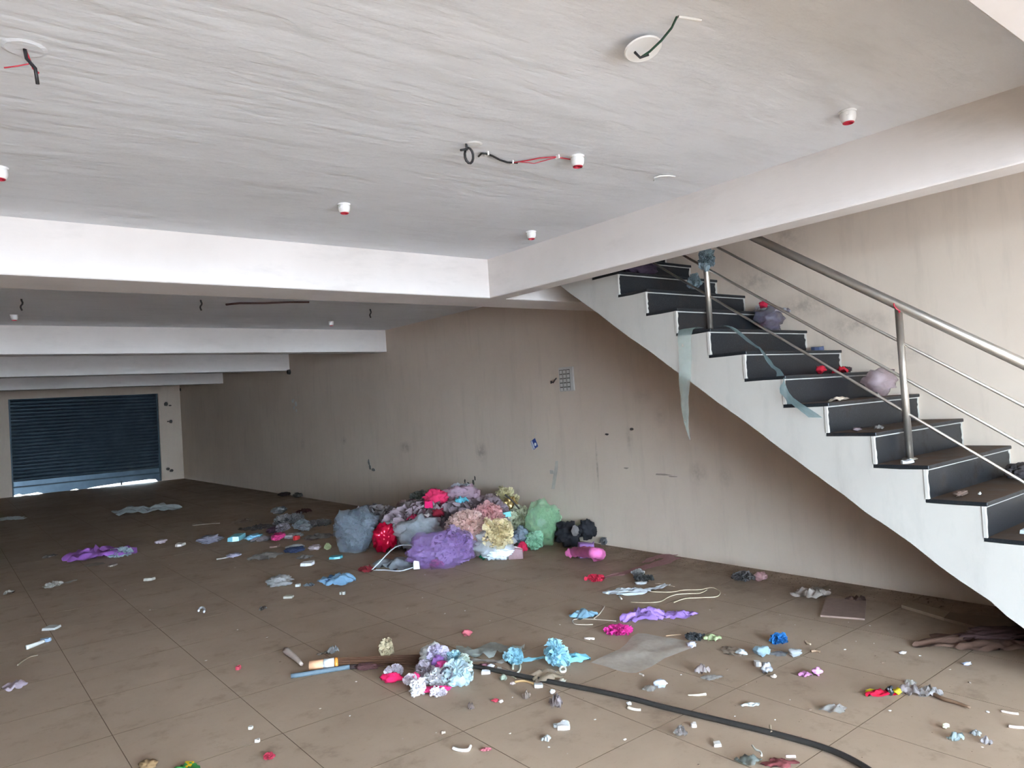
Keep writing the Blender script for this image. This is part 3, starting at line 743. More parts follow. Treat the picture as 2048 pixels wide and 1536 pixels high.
# ------------------------------------------------------------------ the big heap of net and plastic by the wall
put('cloth_heap', 'puff', (4.298, 6.606, 0.0797, 1.774, 0.8871, 0.4408), 'cloth', (156, 136, 142), 'dusty mauve cloth filling the middle of the heap by the wall', 'cloth', z0=0.0, nr=300, size=0.2)
HEAP = [
 ('tulle_bundle','puff',(3.503, 7.242, 0.1914, 0.4949, 0.3959, 0.4303),'tulle',(98,114,130),'slate grey net bundle at the left end of the heap','net'),
 ('foil_bag','ball',(3.580, 6.778, 0.1684, 0.2788, 0.223, 0.3201),'foil',(206,14,58),'shiny crimson foil wrapper standing at the left front of the heap','wrapper'),
 ('plastic_scrap','ball',(3.713, 6.844, 0.2598, 0.1314, 0.1051, 0.1261),'film',(235,238,242),'small white plastic scrap on top of the crimson foil','plastic'),
 ('plastic_bag','ball',(3.824, 6.507, 0.1923, 0.4609, 0.2766, 0.3073),'film',(196,212,226),'crumpled clear plastic bag beside the crimson foil','plastic bag'),
 ('plastic_lining','ball',(3.901, 6.650, 0.1448, 0.3767, 0.226, 0.2511),'cloth',(86,96,112),'grey blue cloth stuffed inside the clear plastic bag','cloth'),
 ('shade_lump','ball',(3.998, 6.506, 0.1181, 0.2598, 0.2078, 0.239),'cloth',(48,44,62),'dark indigo lump painting the shade in the hollow between plastic bag and purple net','cloth'),  # dark colour stands for the shade in this hollow
 ('purple_net','ball',(3.518, 5.949, 0.06482, 0.3003, 0.2102, 0.1877),'tulle',(176,138,206),'small lilac net lump behind the clear flat bag','net'),
 ('purple_net','puff',(3.704, 5.692, 0.1349, 0.3799, 0.2659, 0.3382),'tulle',(176,124,206),'large purple net bunch at the front middle of the heap','net'),
 ('purple_net','ball',(3.992, 5.941, 0.1883, 0.3813, 0.2669, 0.1858),'tulle',(178,136,204),'purple net fold tucked under the peach ruffles','net'),
 ('silver_bag','ball',(4.104, 5.776, 0.08616, 0.32, 0.192, 0.3103),'film',(240,244,252),'shiny silvery white plastic bag right of the purple net','plastic bag'),
 ('silver_bag','ball',(4.076, 5.518, 0.051, 0.3288, 0.1644, 0.1597),'gloss',(232,240,248),'white glossy plastic sheet spilling out at the heap front','plastic'),
 ('peach_net','puff',(3.957, 5.842, 0.3192, 0.4532, 0.2719, 0.3182),'tulle',(255,206,190),'peach ruffled net in the centre of the heap','net'),
 ('pink_net','puff',(4.312, 5.964, 0.3536, 0.3527, 0.2116, 0.2922),'tulle',(246,166,164),'salmon pink ruffled net near the top of the heap','net'),
 ('maroon_net','puff',(4.655, 6.362, 0.3845, 0.2591, 0.2073, 0.1943),'tulle',(120,52,58),'maroon net tuft on the heap below the yellow crest','net'),
 ('yellow_net','puff',(4.063, 5.471, 0.2719, 0.336, 0.168, 0.3267),'tulle',(255,232,164),'cream yellow ruffled net tumbling down the heap front','net'),
 ('pale_net','puff',(4.767, 5.992, 0.2542, 0.3043, 0.213, 0.3043),'tulle',(230,234,192),'pale green yellow net on the right shoulder of the heap','net'),
 ('mustard_net','puff',(4.852, 6.362, 0.4231, 0.3015, 0.2412, 0.285),'tulle',(230,214,140),'mustard yellow net crest at the top right of the heap','net'),
 ('grey_net','puff',(4.615, 6.841, 0.424, 0.4397, 0.3078, 0.3382),'tulle',(196,194,212),'greyish lilac net on the top of the heap','net'),
 ('turquoise_scrap','sheet',(4.281, 6.365, 0.4873, 0.1572, 0.0786, 0.08384),'cloth',(104,190,210),'turquoise scrap on top of the greyish lilac net','cloth scrap'),
 ('crimson_net','ball',(4.180, 6.703, 0.4843, 0.3012, 0.1807, 0.2259),'cloth',(214,40,92),'crimson net scrap on the top left of the heap','net'),
 ('magenta_scrap','chip',(4.013, 6.584, 0.4512, 0.09962, 0.03985, 0.0734),'cloth',(216,12,96),'bright magenta square scrap on the top left of the heap','cloth scrap'),
 ('green_net','puff',(4.507, 7.582, 0.4151, 0.2635, 0.2372, 0.1438),'tulle',(84,98,76),'dull green net lying behind the heap at the wall','net'),
 ('mauve_net','puff',(4.181, 7.192, 0.2847, 0.6488, 0.3893, 0.2595),'tulle',(160,130,136),'dusty mauve net on the left slope of the heap','net'),
 ('crimson_scrap','ball',(4.039, 6.454, 0.3743, 0.1452, 0.0871, 0.09332),'cloth',(140,20,46),'dark crimson rag in the middle of the left slope','rag'),
 ('grey_net','ball',(4.379, 6.787, 0.3433, 0.2644, 0.1851, 0.1432),'tulle',(146,138,146),'light grey net wisp left of the peach ruffles','net'),
 ('brown_fur','puff',(4.107, 6.438, 0.2624, 0.1666, 0.1332, 0.177),'cloth',(92,74,58),'brown furry trim left of the peach ruffles','fur trim'),
 ('red_scrap','ball',(4.116, 7.190, 0.2887, 0.1964, 0.1571, 0.1122),'cloth',(150,30,54),'dark red rag above the clear plastic bag','rag'),
 ('blue_film','ball',(4.533, 5.715, 0.1481, 0.1899, 0.133, 0.1799),'film',(140,160,184),'blue grey plastic film below the pale net','plastic'),
 ('crimson_strip','ball',(4.442, 5.599, 0.03384, 0.1077, 0.08619, 0.1077),'cloth',(186,20,66),'crimson rag at the lower right foot of the heap','rag'),
 ('pink_packet','chip',(4.219, 5.422, 0.03019, 0.1695, 0.08473, 0.09885),'film',(206,160,168),'clear pinkish packet lying at the right foot of the heap','packet'),
 ('green_leaf','ball',(3.998, 5.627, 0.03496, 0.1039, 0.08313, 0.07085),'foil',(14,122,84),'shiny emerald foil scrap under the white plastic','foil'),
 ('crimson_strip','ball',(3.561, 5.753, 0.02044, 0.1566, 0.1096, 0.06907),'cloth',(166,50,92),'raspberry rag peeping out under the purple net','rag'),
 ('red_rag','sheet',(3.054, 6.154, 0.02725, 0.1658, 0.1326, 0.06446),'cloth',(130,30,40),'dark red rag at the left tip of the clear flat bag','rag'),
 ('white_tag','chip',(3.314, 5.707, 0.06621, 0.06265, 0.02193, 0.06265),'paper',(240,240,242),'bright white tag on the edge of the clear flat bag','tag'),
 ('maroon_net','ball',(5.041, 6.059, 0.2296, 0.2052, 0.1436, 0.2268),'tulle',(92,76,80),'grey maroon net behind the green puff','net'),
 ('green_puff','puff',(4.999, 5.825, 0.2078, 0.2523, 0.2018, 0.2943),'tulle',(136,200,130),'light green net puff against the wall right of the heap','net'),
 ('mint_net','puff',(4.574, 5.569, 0.08532, 0.1876, 0.1501, 0.2024),'tulle',(146,220,174),'mint green net puff low at the right end of the heap','net'),
 ('white_wisp','ball',(4.847, 5.776, 0.2093, 0.1033, 0.08263, 0.09296),'tulle',(206,222,232),'pale blue wisp between the two green puffs','net'),
 ('blue_wisp','puff',(4.609, 6.636, 0.3498, 0.1768, 0.1414, 0.1105),'tulle',(150,170,196),'pale blue net wisp behind the salmon net','net'),
 ('pink_wisp','puff',(4.564, 7.030, 0.4585, 0.1544, 0.1235, 0.1258),'tulle',(222,200,150),'tiny cream tuft on the heap top beside the crimson net','net'),
 ('mauve_net','puff',(3.913, 7.607, 0.2617, 0.575, 0.345, 0.23),'tulle',(146,128,132),'dark dusty net wisps along the back left of the heap','net'),
 ('brown_net','puff',(4.138, 6.758, 0.2558, 0.4581, 0.2749, 0.2372),'tulle',(150,124,124),'brownish net behind the clear plastic bag','net'),
 ('white_wisp','puff',(4.585, 6.783, 0.5095, 0.2293, 0.1605, 0.179),'tulle',(226,222,234),'white lilac wisp at the very top of the heap','net'),
 ('cream_tuft','puff',(4.413, 6.441, 0.3589, 0.1174, 0.08218, 0.1067),'tulle',(240,226,176),'small cream tuft above the peach ruffles','net'),
 ('pale_rag','sheet',(4.000, 6.599, 0.358, 0.1993, 0.09967, 0.09443),'cloth',(206,190,186),'pale grey rag lying on the left slope of the heap','rag'),
 ('crimson_rag','sheet',(3.861, 6.629, 0.3447, 0.1769, 0.08845, 0.09365),'cloth',(196,36,84),'crimson rag just above the clear plastic bag','rag'),
 ('rose_wisp','puff',(4.307, 6.798, 0.3798, 0.2358, 0.165, 0.1316),'tulle',(196,120,140),'rosy net wisp below the crimson net','net'),
 ('lilac_wisp','puff',(4.356, 6.527, 0.3551, 0.2251, 0.1575, 0.1608),'tulle',(190,176,206),'lilac net wisp above the peach ruffles','net'),
 ('blue_rag','sheet',(4.404, 6.266, 0.3471, 0.1362, 0.09536, 0.09431),'cloth',(150,170,196),'dull blue rag between cream tuft and salmon net','rag'),
 ('purple_veil','ball',(3.562, 5.689, 0.1489, 0.6856, 0.3428, 0.3382),'sheer',(176,120,214),'sheer purple veil draped over the front middle of the heap','veil'),
 ('white_veil','ball',(3.776, 6.413, 0.2246, 0.5252, 0.2626, 0.3737),'sheer',(232,238,246),'sheer white veil over the clear plastic bag','veil'),
 ('silver_veil','ball',(4.062, 5.539, 0.1254, 0.4797, 0.1919, 0.3292),'sheer',(240,244,250),'sheer silvery film over the right front of the heap','veil'),
 ('rose_veil','ball',(4.439, 6.599, 0.4623, 0.4672, 0.2336, 0.3042),'sheer',(240,190,214),'sheer rosy veil over the top left of the heap','veil'),
 ('green_veil','ball',(4.753, 5.647, 0.1798, 0.4145, 0.2073, 0.4853),'sheer',(170,230,170),'sheer green veil over the two green puffs','veil'),
 ('grey_veil','ball',(3.428, 7.087, 0.229, 0.5685, 0.3411, 0.4843),'sheer',(150,166,186),'sheer blue grey veil over the slate grey bundle','veil'),
 ('red_wisp','puff',(4.300, 7.443, 0.3403, 0.3205, 0.1923, 0.1282),'tulle',(142,66,76),'dull red net wisp sloping down the back left of the heap','net'),
]
FRILLY = ('peach_net', 'pink_net', 'yellow_net', 'pale_net', 'mustard_net', 'brown_fur')
for row in HEAP: put(*row, **({'size': 0.16} if row[0] in FRILLY else {}))
put('flat_bag', 'sheet', ((3.398, 6.118, 0, 0.4927, 0.4927, 0.09034)), 'film', (196, 208, 218), 'flat clear plastic bag with white hem in front of the heap', 'plastic bag', n=16)
cord('bag_hem', [(3.081, 6.110, 0.01), (3.137, 6.106, 0.05), (3.412, 6.261, 0.14), (3.477, 6.068, 0.17), (3.512, 5.924, 0.12), (3.521, 5.899, 0.08)], 0.006, 'cloth', (214, 216, 222), 'white piped hem rising over the clear flat bag', 'piping')
cord('bag_hem', [(3.092, 6.131, 0.005), (3.157, 6.006, 0.01), (3.224, 5.850, 0.01), (3.349, 5.833, 0.02)], 0.005, 'cloth', (206, 210, 216), 'white piped hem along the floor edge of the clear flat bag', 'piping')
q = (4.777, 6.173, 0.3544, 0.1711, 0.08557, 0.2246)
o = put('gold_pouch', 'ball', q, 'foil', (176, 146, 92), 'gold mesh pouch stuck in the top right of the heap', 'pouch')
P0, P1 = Vector((4.549, 5.965, 0.5237, 0.01028, 0.01028, 0.01028)[:3]), Vector((4.628, 5.841, 0.3736, 0.01021, 0.01021, 0.01021)[:3])
m = MB(); b0 = P0.copy(); m.tube([P0 - b0, P0.lerp(P1, .5) - b0 + Vector((0, 0, .01)), P1 - b0], 0.008, 6); o = m.build('black_stick', fmat('wood', (36, 32, 30))); o.location = b0; tag(o, 'thin black stick leaning over the gold mesh pouch', 'stick')
put('turquoise_tag', 'chip', (4.551, 5.955, 0.3249, 0.1027, 0.05135, 0.05135), 'cloth', (130, 206, 206), 'turquoise tag below the gold mesh pouch', 'tag')

# black bag, pink boa and lilac block beside the heap
bagp = empty('black_bag', (4.902, 5.417, 0)); tag(bagp, 'black cloth bag slumped against the wall behind the pink scrunchie', 'bag')
for (nm, bx, sub) in (('body', (4.899, 5.424, 0.09379, 0.3049, 0.2439, 0.2499), 3), ('flap', (5.039, 5.303, 0.1554, 0.2197, 0.1318, 0.2147), 3)):
    x, y, zc, w, d, h = bx; V, F = ball_mesh(w, d, h, 31 if nm == 'body' else 47, 4, 0.55)
    me = mesh(nm, V, F, True); ob = link(nm, me, fmat('cloth', (26, 26, 32)), bagp)
    ob.location = Vector((x, y, max(0, zc - h / 2))) - Vector(bagp.location); ob.rotation_euler = (0, 0, RZ)
x, y, zc, w, d, h = (4.808, 5.228, 0.187, 0.07766, 0.03883, 0.1068); V, F = ball_mesh(w, d, h, 5, 2, 0.5); ob = link('frayed_trim', mesh('frayed_trim', V, F), fmat('cloth', (112, 106, 104)), bagp)
ob.location = Vector((x, y, zc - h / 2)) - Vector(bagp.location); ob.rotation_euler = (0, 0, RZ)
P = smooth_path([(4.461, 5.005, 0.05), (4.508, 4.921, 0.07), (4.368, 4.628, 0.13), (4.290, 4.425, 0.16), (4.479, 4.571, 0.1), (4.575, 4.696, 0.05), (4.571, 4.781, 0.04)], 6)
m = MB(); b0 = Vector((4.714, 5.044, 0)); m.tube([p_ - b0 for p_ in P], [(0.042 + 0.010 * math.sin(i * 2.4) + rnd.uniform(-.004, .004)) * min(1, (i + 1) / 4, (len(P) - i) / 4) for i in range(len(P))], 10)
o = m.build('pink_scrunchie', fmat('cloth', (222, 112, 170)), smooth=True); o.location = b0; tag(o, 'puffy pink cloth roll lying in front of the black bag', 'scrunchie')
put('lilac_block', 'chip', (4.648, 4.918, 0.04102, 0.1755, 0.1053, 0.1201), 'cloth', (166, 122, 190), 'lilac folded cloth inside the pink cloth roll', 'cloth')
put('dark_tuft', 'puff', (5.091, 5.135, 0.04862, 0.08864, 0.07978, 0.07879), 'tulle', (70, 72, 84), 'dark tuft by the wall right of the pink cloth roll', 'tuft')

# ------------------------------------------------------------------ scattered litter, left of the heap
LIT = [
 ('purple_garment','sheet',(1.395, 9.609, 0, 0.7296, 0.6567, 0.1327),'cloth',(178,112,206),'crumpled purple garment on the floor in front of the shutter','garment'),
 ('blue_net_scrap','puff',(1.594, 9.367, 0, 0.37, 0.296, 0.0897),'tulle',(170,196,206),'pale blue net scrap touching the purple garment','net'),
 ('film_bag','sheet',(2.787, 13.860, 0, 1.169, 0.818, 0.1194),'gloss',(226,234,238),'long clear plastic sleeve lying near the shutter','plastic'),
 ('white_sheet','sheet',(0.9574, 15.317, 0, 0.5428, 0.4342, 0.05089),'paper',(232,238,242),'white plastic cut by the left edge near the shutter','plastic'),
 ('grey_scrap','sheet',(1.000, 10.169, 0, 0.1218, 0.2437, 0.03249),'film',(178,168,164),'small greyish scrap at the left tip of the purple garment','scrap'),
 ('beige_scrap','sheet',(1.297, 9.054, 0, 0.1923, 0.2047, 0.01603),'paper',(132,120,108),'flat beige scrap in front of the pale blue net','scrap'),
 ('tan_chip','chip',(1.428, 8.803, 0, 0.07409, 0.1211, 0.01482),'paper',(176,160,146),'tan chip right of the flat beige scrap','chip'),
 ('tan_net','puff',(0.8167, 8.199, 0, 0.1582, 0.2829, 0.03908),'tulle',(172,162,146),'wide end of a tan net strip on the left floor','net'),
 ('white_scrap','chip',(1.548, 7.654, 0, 0.1042, 0.09363, 0.01894),'paper',(206,198,184),'cream scrap lying alone behind the ring on the left floor','scrap'),
 ('pinkish_scrap','ball',(2.132, 9.864, 0, 0.1471, 0.2172, 0.05148),'paper',(190,172,176),'crumpled pinkish paper between purple garment and lilac bag','paper'),
 ('white_scrap','chip',(2.256, 9.423, 0, 0.1014, 0.1644, 0.02683),'paper',(216,206,196),'white scrap next to the lilac bag','scrap'),
 ('white_curl','sheet',(0.4788, 8.250, 0, 0.07348, 0.1161, 0.03582),'paper',(206,196,184),'curled white scrap at the left picture edge','scrap'),
 ('lilac_bag','ball',(2.550, 9.270, 0, 0.3085, 0.3787, 0.09254),'film',(176,172,196),'crumpled lilac plastic bag left of the bright cyan packets','plastic bag'),
 ('cyan_packet','chip',(2.843, 9.181, 0, 0.1811, 0.2994, 0.04829),'gloss',(150,226,240),'bright cyan packet, the left one of a pair','packet'),
 ('cyan_packet','ball',(2.989, 9.018, 0, 0.2096, 0.3683, 0.05988),'gloss',(150,206,230),'bright cyan packet, the crumpled right one of a pair','packet'),
 ('clear_bag','ball',(4.032, 10.931, 0, 0.2609, 0.3777, 0.1148),'film',(170,176,184),'clear grey plastic bag at the back of the litter trail','plastic bag'),
 ('grey_tulle','puff',(3.788, 9.922, 0, 0.5485, 0.7315, 0.107),'tulle',(112,104,108),'dusty grey net spread at the back of the litter trail','net'),
 ('dark_rag','sheet',(4.340, 10.713, 0, 0.2469, 0.3432, 0.06733),'cloth',(74,34,32),'dark maroon rag at the back right of the litter trail','rag'),
 ('tan_strip','sheet',(3.403, 10.676, 0, 0.2599, 0.4515, 0.04215),'paper',(150,134,120),'tan paper strip left of the dusty grey net','paper'),
 ('magenta_rag','ball',(3.154, 8.625, 0, 0.1641, 0.3282, 0.09143),'cloth',(196,52,116),'magenta rag in the middle of the litter trail','rag'),
 ('mauve_net','puff',(3.453, 9.268, 0, 0.2142, 0.4255, 0.09828),'tulle',(142,120,140),'mauve net lump above the magenta rag','net'),
 ('white_film','ball',(3.349, 8.647, 0, 0.274, 0.3281, 0.0536),'film',(236,236,240),'shiny white film right of the magenta rag','plastic'),
 ('grey_net','puff',(3.699, 9.263, 0, 0.2431, 0.4384, 0.0998),'tulle',(132,148,164),'blue grey net lump right of the mauve net','net'),
 ('red_chip','chip',(3.320, 8.476, 0, 0.07098, 0.142, 0.04614),'gloss',(200,60,66),'small red wrapper next to the shiny white film','wrapper'),
 ('navy_shoe','ball',(2.985, 7.700, 0, 0.2451, 0.225, 0.06073),'cloth',(40,50,78),'navy cloth slipper shape with a white edge','cloth'),
 ('white_edge','sheet',(3.118, 8.016, 0, 0.1997, 0.2463, 0.02884),'gloss',(230,234,238),'white curved strip lying on the navy cloth','strip'),
 ('pinkish_film','ball',(3.180, 7.626, 0, 0.1505, 0.2168, 0.05804),'film',(226,206,212),'pinkish white film right of the navy cloth','plastic'),
 ('lime_puff','puff',(3.284, 7.519, 0, 0.08605, 0.1651, 0.06776),'tulle',(206,216,140),'small lime yellow puff left of the slate grey bundle','net'),
 ('turquoise_strip','chip',(3.137, 7.004, 0, 0.1514, 0.142, 0.01817),'gloss',(100,190,206),'turquoise strip in front of the slate grey bundle','strip'),
 ('white_oval','chip',(2.821, 6.956, 0, 0.1511, 0.177, 0.0234),'paper',(238,240,244),'white oval card on the floor before the heap','card'),
 ('tan_net_sheet','sheet',(2.676, 7.732, 0, 0.3098, 0.3717, 0.05059),'tulle',(140,128,116),'flat tan net sheet left of the navy cloth','net'),
 ('lilac_paper','ball',(2.460, 8.070, 0, 0.1698, 0.2184, 0.03979),'paper',(174,168,186),'lilac crumpled paper beside the flat tan net','paper'),
 ('clear_crumple','ball',(2.300, 6.307, 0, 0.2561, 0.2817, 0.09391),'film',(206,206,206),'crumpled glossy clear plastic on the open floor','plastic'),
 ('blue_cloth','sheet',(2.690, 5.984, 0, 0.3111, 0.28, 0.08204),'cloth',(128,166,196),'folded blue and white cloth on the floor before the heap','cloth'),
 ('dark_blue_fold','ball',(2.682, 6.054, 0, 0.1335, 0.2537, 0.05597),'cloth',(54,92,132),'dark blue fold inside the blue and white cloth','cloth'),
 ('blue_shell','ball',(2.470, 6.084, 0, 0.103, 0.07855, 0.02574),'film',(160,184,200),'small pale blue shell of plastic left of the blue cloth','plastic'),
 ('white_bit','chip',(2.400, 6.156, 0, 0.04739, 0.0554, 0.01809),'paper',(232,232,228),'white bit left of the pale blue shell','scrap'),
 ('cream_tag','chip',(2.196, 5.845, 0, 0.09699, 0.09259, 0.01455),'paper',(226,222,204),'cream tag lying alone on the open floor','tag'),
 ('white_peg','chip',(2.524, 5.577, 0, 0.02027, 0.04055, 0.02027),'gloss',(220,214,204),'left one of two white pegs in front of the blue cloth','peg'),
 ('white_peg','chip',(2.544, 5.558, 0, 0.0243, 0.0486, 0.02025),'gloss',(220,214,204),'right one of two white pegs in front of the blue cloth','peg'),
 ('grey_bit','ball',(1.917, 5.653, 0, 0.05343, 0.101, 0.02481),'film',(150,146,142),'greyish film bit alone on the left floor','scrap'),
 ('dark_lump','ball',(5.016, 13.313, 0, 0.2572, 0.2838, 0.07073),'cloth',(52,36,32),'dark brown lump at the wall foot behind the litter trail','lump'),
 ('dark_lump','ball',(5.124, 12.836, 0, 0.251, 0.3197, 0.08156),'cloth',(76,70,62),'grey lump at the wall foot right of the brown one','lump'),
 ('white_tag','chip',(0.6329, 6.468, 0, 0.1185, 0.1128, 0.01555),'paper',(206,204,198),'white torn tag on the left floor by the tile joint','tag'),
 ('bottle_top','chip',(0.5582, 6.123, 0, 0.07013, 0.05406, 0.02104),'gloss',(186,210,240),'light blue cap touching a white stick on the left floor','cap'),
 ('lilac_card','sheet',(0.3094, 5.191, 0, 0.1258, 0.1725, 0.0366),'paper',(182,164,172),'lilac grey paper cut by the left picture edge','paper'),
 ('green_packet','sheet',(0.7668, 3.342, 0, 0.1331, 0.1198, 0.0313),'gloss',(64,140,72),'green snack packet cut by the bottom edge on the left','packet'),
 ('yellow_print','chip',(0.7942, 3.376, 0, 0.05125, 0.04408, 0.01708),'gloss',(236,196,40),'yellow corner of wrapper lying on the green packet','wrapper'),
 ('ochre_lump','ball',(0.657, 3.480, 0, 0.09336, 0.07509, 0.04201),'cloth',(150,118,80),'ochre lump cut by the bottom edge left of the green packet','lump'),
 ('red_fluff','puff',(1.074, 3.193, 0, 0.05821, 0.04436, 0.02458),'cloth',(190,44,72),'red fluff near the bottom edge on the left floor','fluff'),
 ('white_chip','chip',(1.121, 3.563, 0, 0.0238, 0.02979, 0.01071),'paper',(230,226,218),'white chip behind the red fluff, the farther one','chip'),
 ('white_chip','chip',(1.095, 3.397, 0, 0.02739, 0.02304, 0.01232),'paper',(224,216,204),'white chip behind the red fluff, the nearer one','chip'),
 ('red_bit','chip',(1.345, 4.447, 0, 0.03241, 0.03958, 0.01768),'gloss',(206,80,96),'tiny pink bit alone left of the pale spatula','scrap'),
]
LIT += [
 ('dusty_net','puff',(3.933, 9.221, 0, 0.4158, 0.3742, 0.07601),'tulle',(104,88,84),'brown dusty net right of the blue grey lump','net'),
 ('olive_net','sheet',(3.524, 8.351, 0, 0.3294, 0.2965, 0.05647),'tulle',(112,106,92),'olive dusty net sheet left of the slate bundle','net'),
 ('dusty_film','sheet',(3.316, 9.818, 0, 0.459, 0.3672, 0.0577),'film',(120,108,106),'dusty clear film behind the bright cyan packets','plastic'),
 ('mauve_scrap','sheet',(3.027, 8.827, 0, 0.2679, 0.2143, 0.05358),'tulle',(120,98,108),'dull mauve scrap between cyan packets and magenta rag','scrap'),
 ('plum_rag','ball',(3.321, 9.266, 0, 0.1632, 0.325, 0.07532),'cloth',(70,42,56),'plum coloured rag left of the mauve net lump','rag'),
 ('silver_film','ball',(3.653, 9.006, 0, 0.1756, 0.3511, 0.08276),'film',(200,206,216),'silvery film scrap beside the blue grey lump','plastic'),
 ('tan_card','chip',(2.975, 8.246, 0, 0.1128, 0.1566, 0.01805),'paper',(160,132,120),'small tan card left of the navy cloth','card'),
 ('white_wrapper','sheet',(2.924, 7.307, 0, 0.1633, 0.1891, 0.03572),'film',(206,204,200),'torn clear wrapper behind the white oval card','wrapper'),
 ('blue_net_tuft','puff',(3.507, 7.199, 0, 0.221, 0.2777, 0.07579),'tulle',(92,116,134),'teal grey tuft at the foot of the slate bundle','net'),
]
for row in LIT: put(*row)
# things with a line shape on the left floor
strip('tan_net_strip', [(0.787, 8.157, 0), (0.8746, 8.222, 0), (0.9582, 8.235, 0), (1.025, 8.303, 0)], [0.03, 0.07], 'tulle', (176, 166, 150), 'narrow trailing end of a tan net strip on the left floor', 'net')
cord('white_stick', [(0.4337, 5.996, 0), (0.4849, 6.027, 0), (0.5412, 6.071, 0)], [0.017, 0.012], 'gloss', (214, 212, 204), 'white plastic stick lying below the light blue cap', 'stick')
cord('tan_twig', [(0.3571, 5.638, 0), (0.3981, 5.724, 0), (0.44, 5.772, 0), (0.4783, 5.771, 0)], [0.006, 0.004], 'wood', (142, 124, 104), 'tan twig on the left floor below the white stick', 'twig')
cord('white_hook', [(1.545, 6.012, 0), (1.572, 6.084, 2.22e-16), (1.597, 6.096, 0), (1.595, 6.034, 0), (1.567, 5.944, 0)], 0.009, 'gloss', (226, 228, 230), 'broken white plastic ring alone on the left floor', 'ring')
cord('white_rod', [(2.278, 8.065, 0), (2.342, 8.056, 0), (2.416, 8.076, 0)], 0.008, 'paper', (178, 168, 160), 'pale stick lying under the lilac paper', 'stick')
cord('tan_straw', [(2.812, 11.023, 0), (2.981, 10.971, 0), (3.141, 10.858, 0)], 0.006, 'paper', (150, 132, 118), 'long tan straw behind the bright cyan packets', 'straw')
strip('pink_trail', [(3.345, 8.261, 0), (3.467, 8.289, 0), (3.633, 8.310, 0), (3.774, 8.380, 0)], 0.10, 'tulle', (136, 96, 100), 'dusty pink net trail between navy cloth and slate bundle', 'net')

# ------------------------------------------------------------------ broom, pipe and the flower bunch in the foreground
br = empty('broom', (1.743, 4.125, 0)); tag(br, 'grass broom with orange handle and white band lying on the floor', 'broom')
B0 = Vector(br.location)
def brp(L): return [Vector(q) - B0 for q in L]
def tubepart(name, pts, r, mat, parent):
    m = MB(); m.tube(pts, r, 10); return m.build(name, mat, parent, smooth=True)
hA, hB, hC, hD, hE = (Vector(q) - B0 for q in ((1.633, 4.085, 0.028), (1.702, 4.043, 0.028), (1.752, 4.010, 0.028), (1.770, 4.002, 0.028), (1.822, 3.955, 0.028)))
tubepart('handle', [hA, hB], [0.027, 0.03], fmat('paper', (222, 170, 132)), br)
tubepart('white_band', [hB, hC], [0.032, 0.032], fmat('gloss', (222, 224, 226)), br)
tubepart('orange_band', [hC, hD], [0.033, 0.033], fmat('gloss', (216, 140, 60)), br)
ax = (hE - hD).normalized(); side = Vector((-ax.y, ax.x, 0))
m = MB(); Rb = random.Random(3)
for i in range(90):
    a = Rb.uniform(-1, 1); zz = Rb.uniform(-1, 1); Ln = Rb.uniform(0.42, 0.74)
    p0 = hD + side * a * 0.022 + Vector((0, 0, zz * 0.022)); p1 = hD + ax * Ln * 0.5 + side * a * 0.045 + Vector((0, 0, zz * 0.018)); p2 = hD + ax * Ln + side * (a * 0.10 + Rb.uniform(-.02, .02)) + Vector((0, 0, -0.012 + zz * 0.008))
    m.tube([p0, p1, p2], [0.0022, 0.002, 0.0012], 4, caps=False)
bm_ = m.build('bristles', fmat('wood', (96, 66, 48)), br); bm_['kind'] = 'stuff'
cord('steel_pipe', [(1.510, 4.053, 0), (1.654, 3.992, 0), (1.809, 3.932, 0)], 0.0135, 'paper', (92, 108, 118), 'blue grey plastic pipe lying in front of the broom', 'pipe')
cord('dark_rod', [(1.806, 3.925, 0), (1.918, 3.868, 0), (2.057, 3.795, 0), (2.152, 3.676, 0)], 0.013, 'cloth', (62, 46, 44), 'dark brown rod running from the blue grey pipe to the flower bunch', 'rod')
put('maroon_rag', 'ball', (1.878, 3.847, 0, 0.1645, 0.08148, 0.03745), 'cloth', (86, 52, 52), 'dark maroon rag wrapped round the dark rod', 'rag')
cord('black_hose', [(2.287, 3.419, 0), (2.336, 3.275, 0), (2.392, 3.064, 0), (2.471, 2.801, 0), (2.520, 2.636, 0), (2.565, 2.448, 0), (2.592, 2.288, 0), (2.644, 2.050, 0), (2.686, 1.853, 0), (2.714, 1.688, 0), (2.722, 1.565, 2.22e-16), (2.701, 1.451, 0), (2.650, 1.337, 0), (2.575, 1.233, 0)], 0.0125, 'gloss', (46, 44, 42), 'long black hose curving across the floor to the bottom right', 'hose', n=10)
cord('pale_spatula', [(1.649, 4.487, 0), (1.638, 4.318, 0), (1.620, 4.168, 0)], [0.022, 0.011], 'wood', (196, 178, 166), 'pale tapered wooden spatula left of the broom handle', 'spatula')
put('white_cup', 'ball', (1.864, 4.278, 0, 0.07959, 0.08469, 0.03673), 'film', (220, 226, 232), 'white plastic oval cup behind the broom handle', 'cup', amp=0.1)
strip('cup_strap', [(1.768, 4.298, 0), (1.803, 4.297, 0), (1.835, 4.301, 0)], 0.02, 'film', (160, 148, 140), 'clear strap trailing from the white oval cup', 'strap')
put('dry_sprig', 'puff', (2.022, 3.884, 0.07946, 0.0766, 0.05362, 0.1031), 'cloth', (176, 160, 130), 'dry cream flower sprig standing behind the broom bristles', 'sprig')
cord('sprig_stem', [(2.050, 3.926, 0), (2.029, 3.875, 0), (2.016, 3.793, 0)], 0.003, 'wood', (156, 140, 112), 'stem of the dry cream sprig', 'stem')
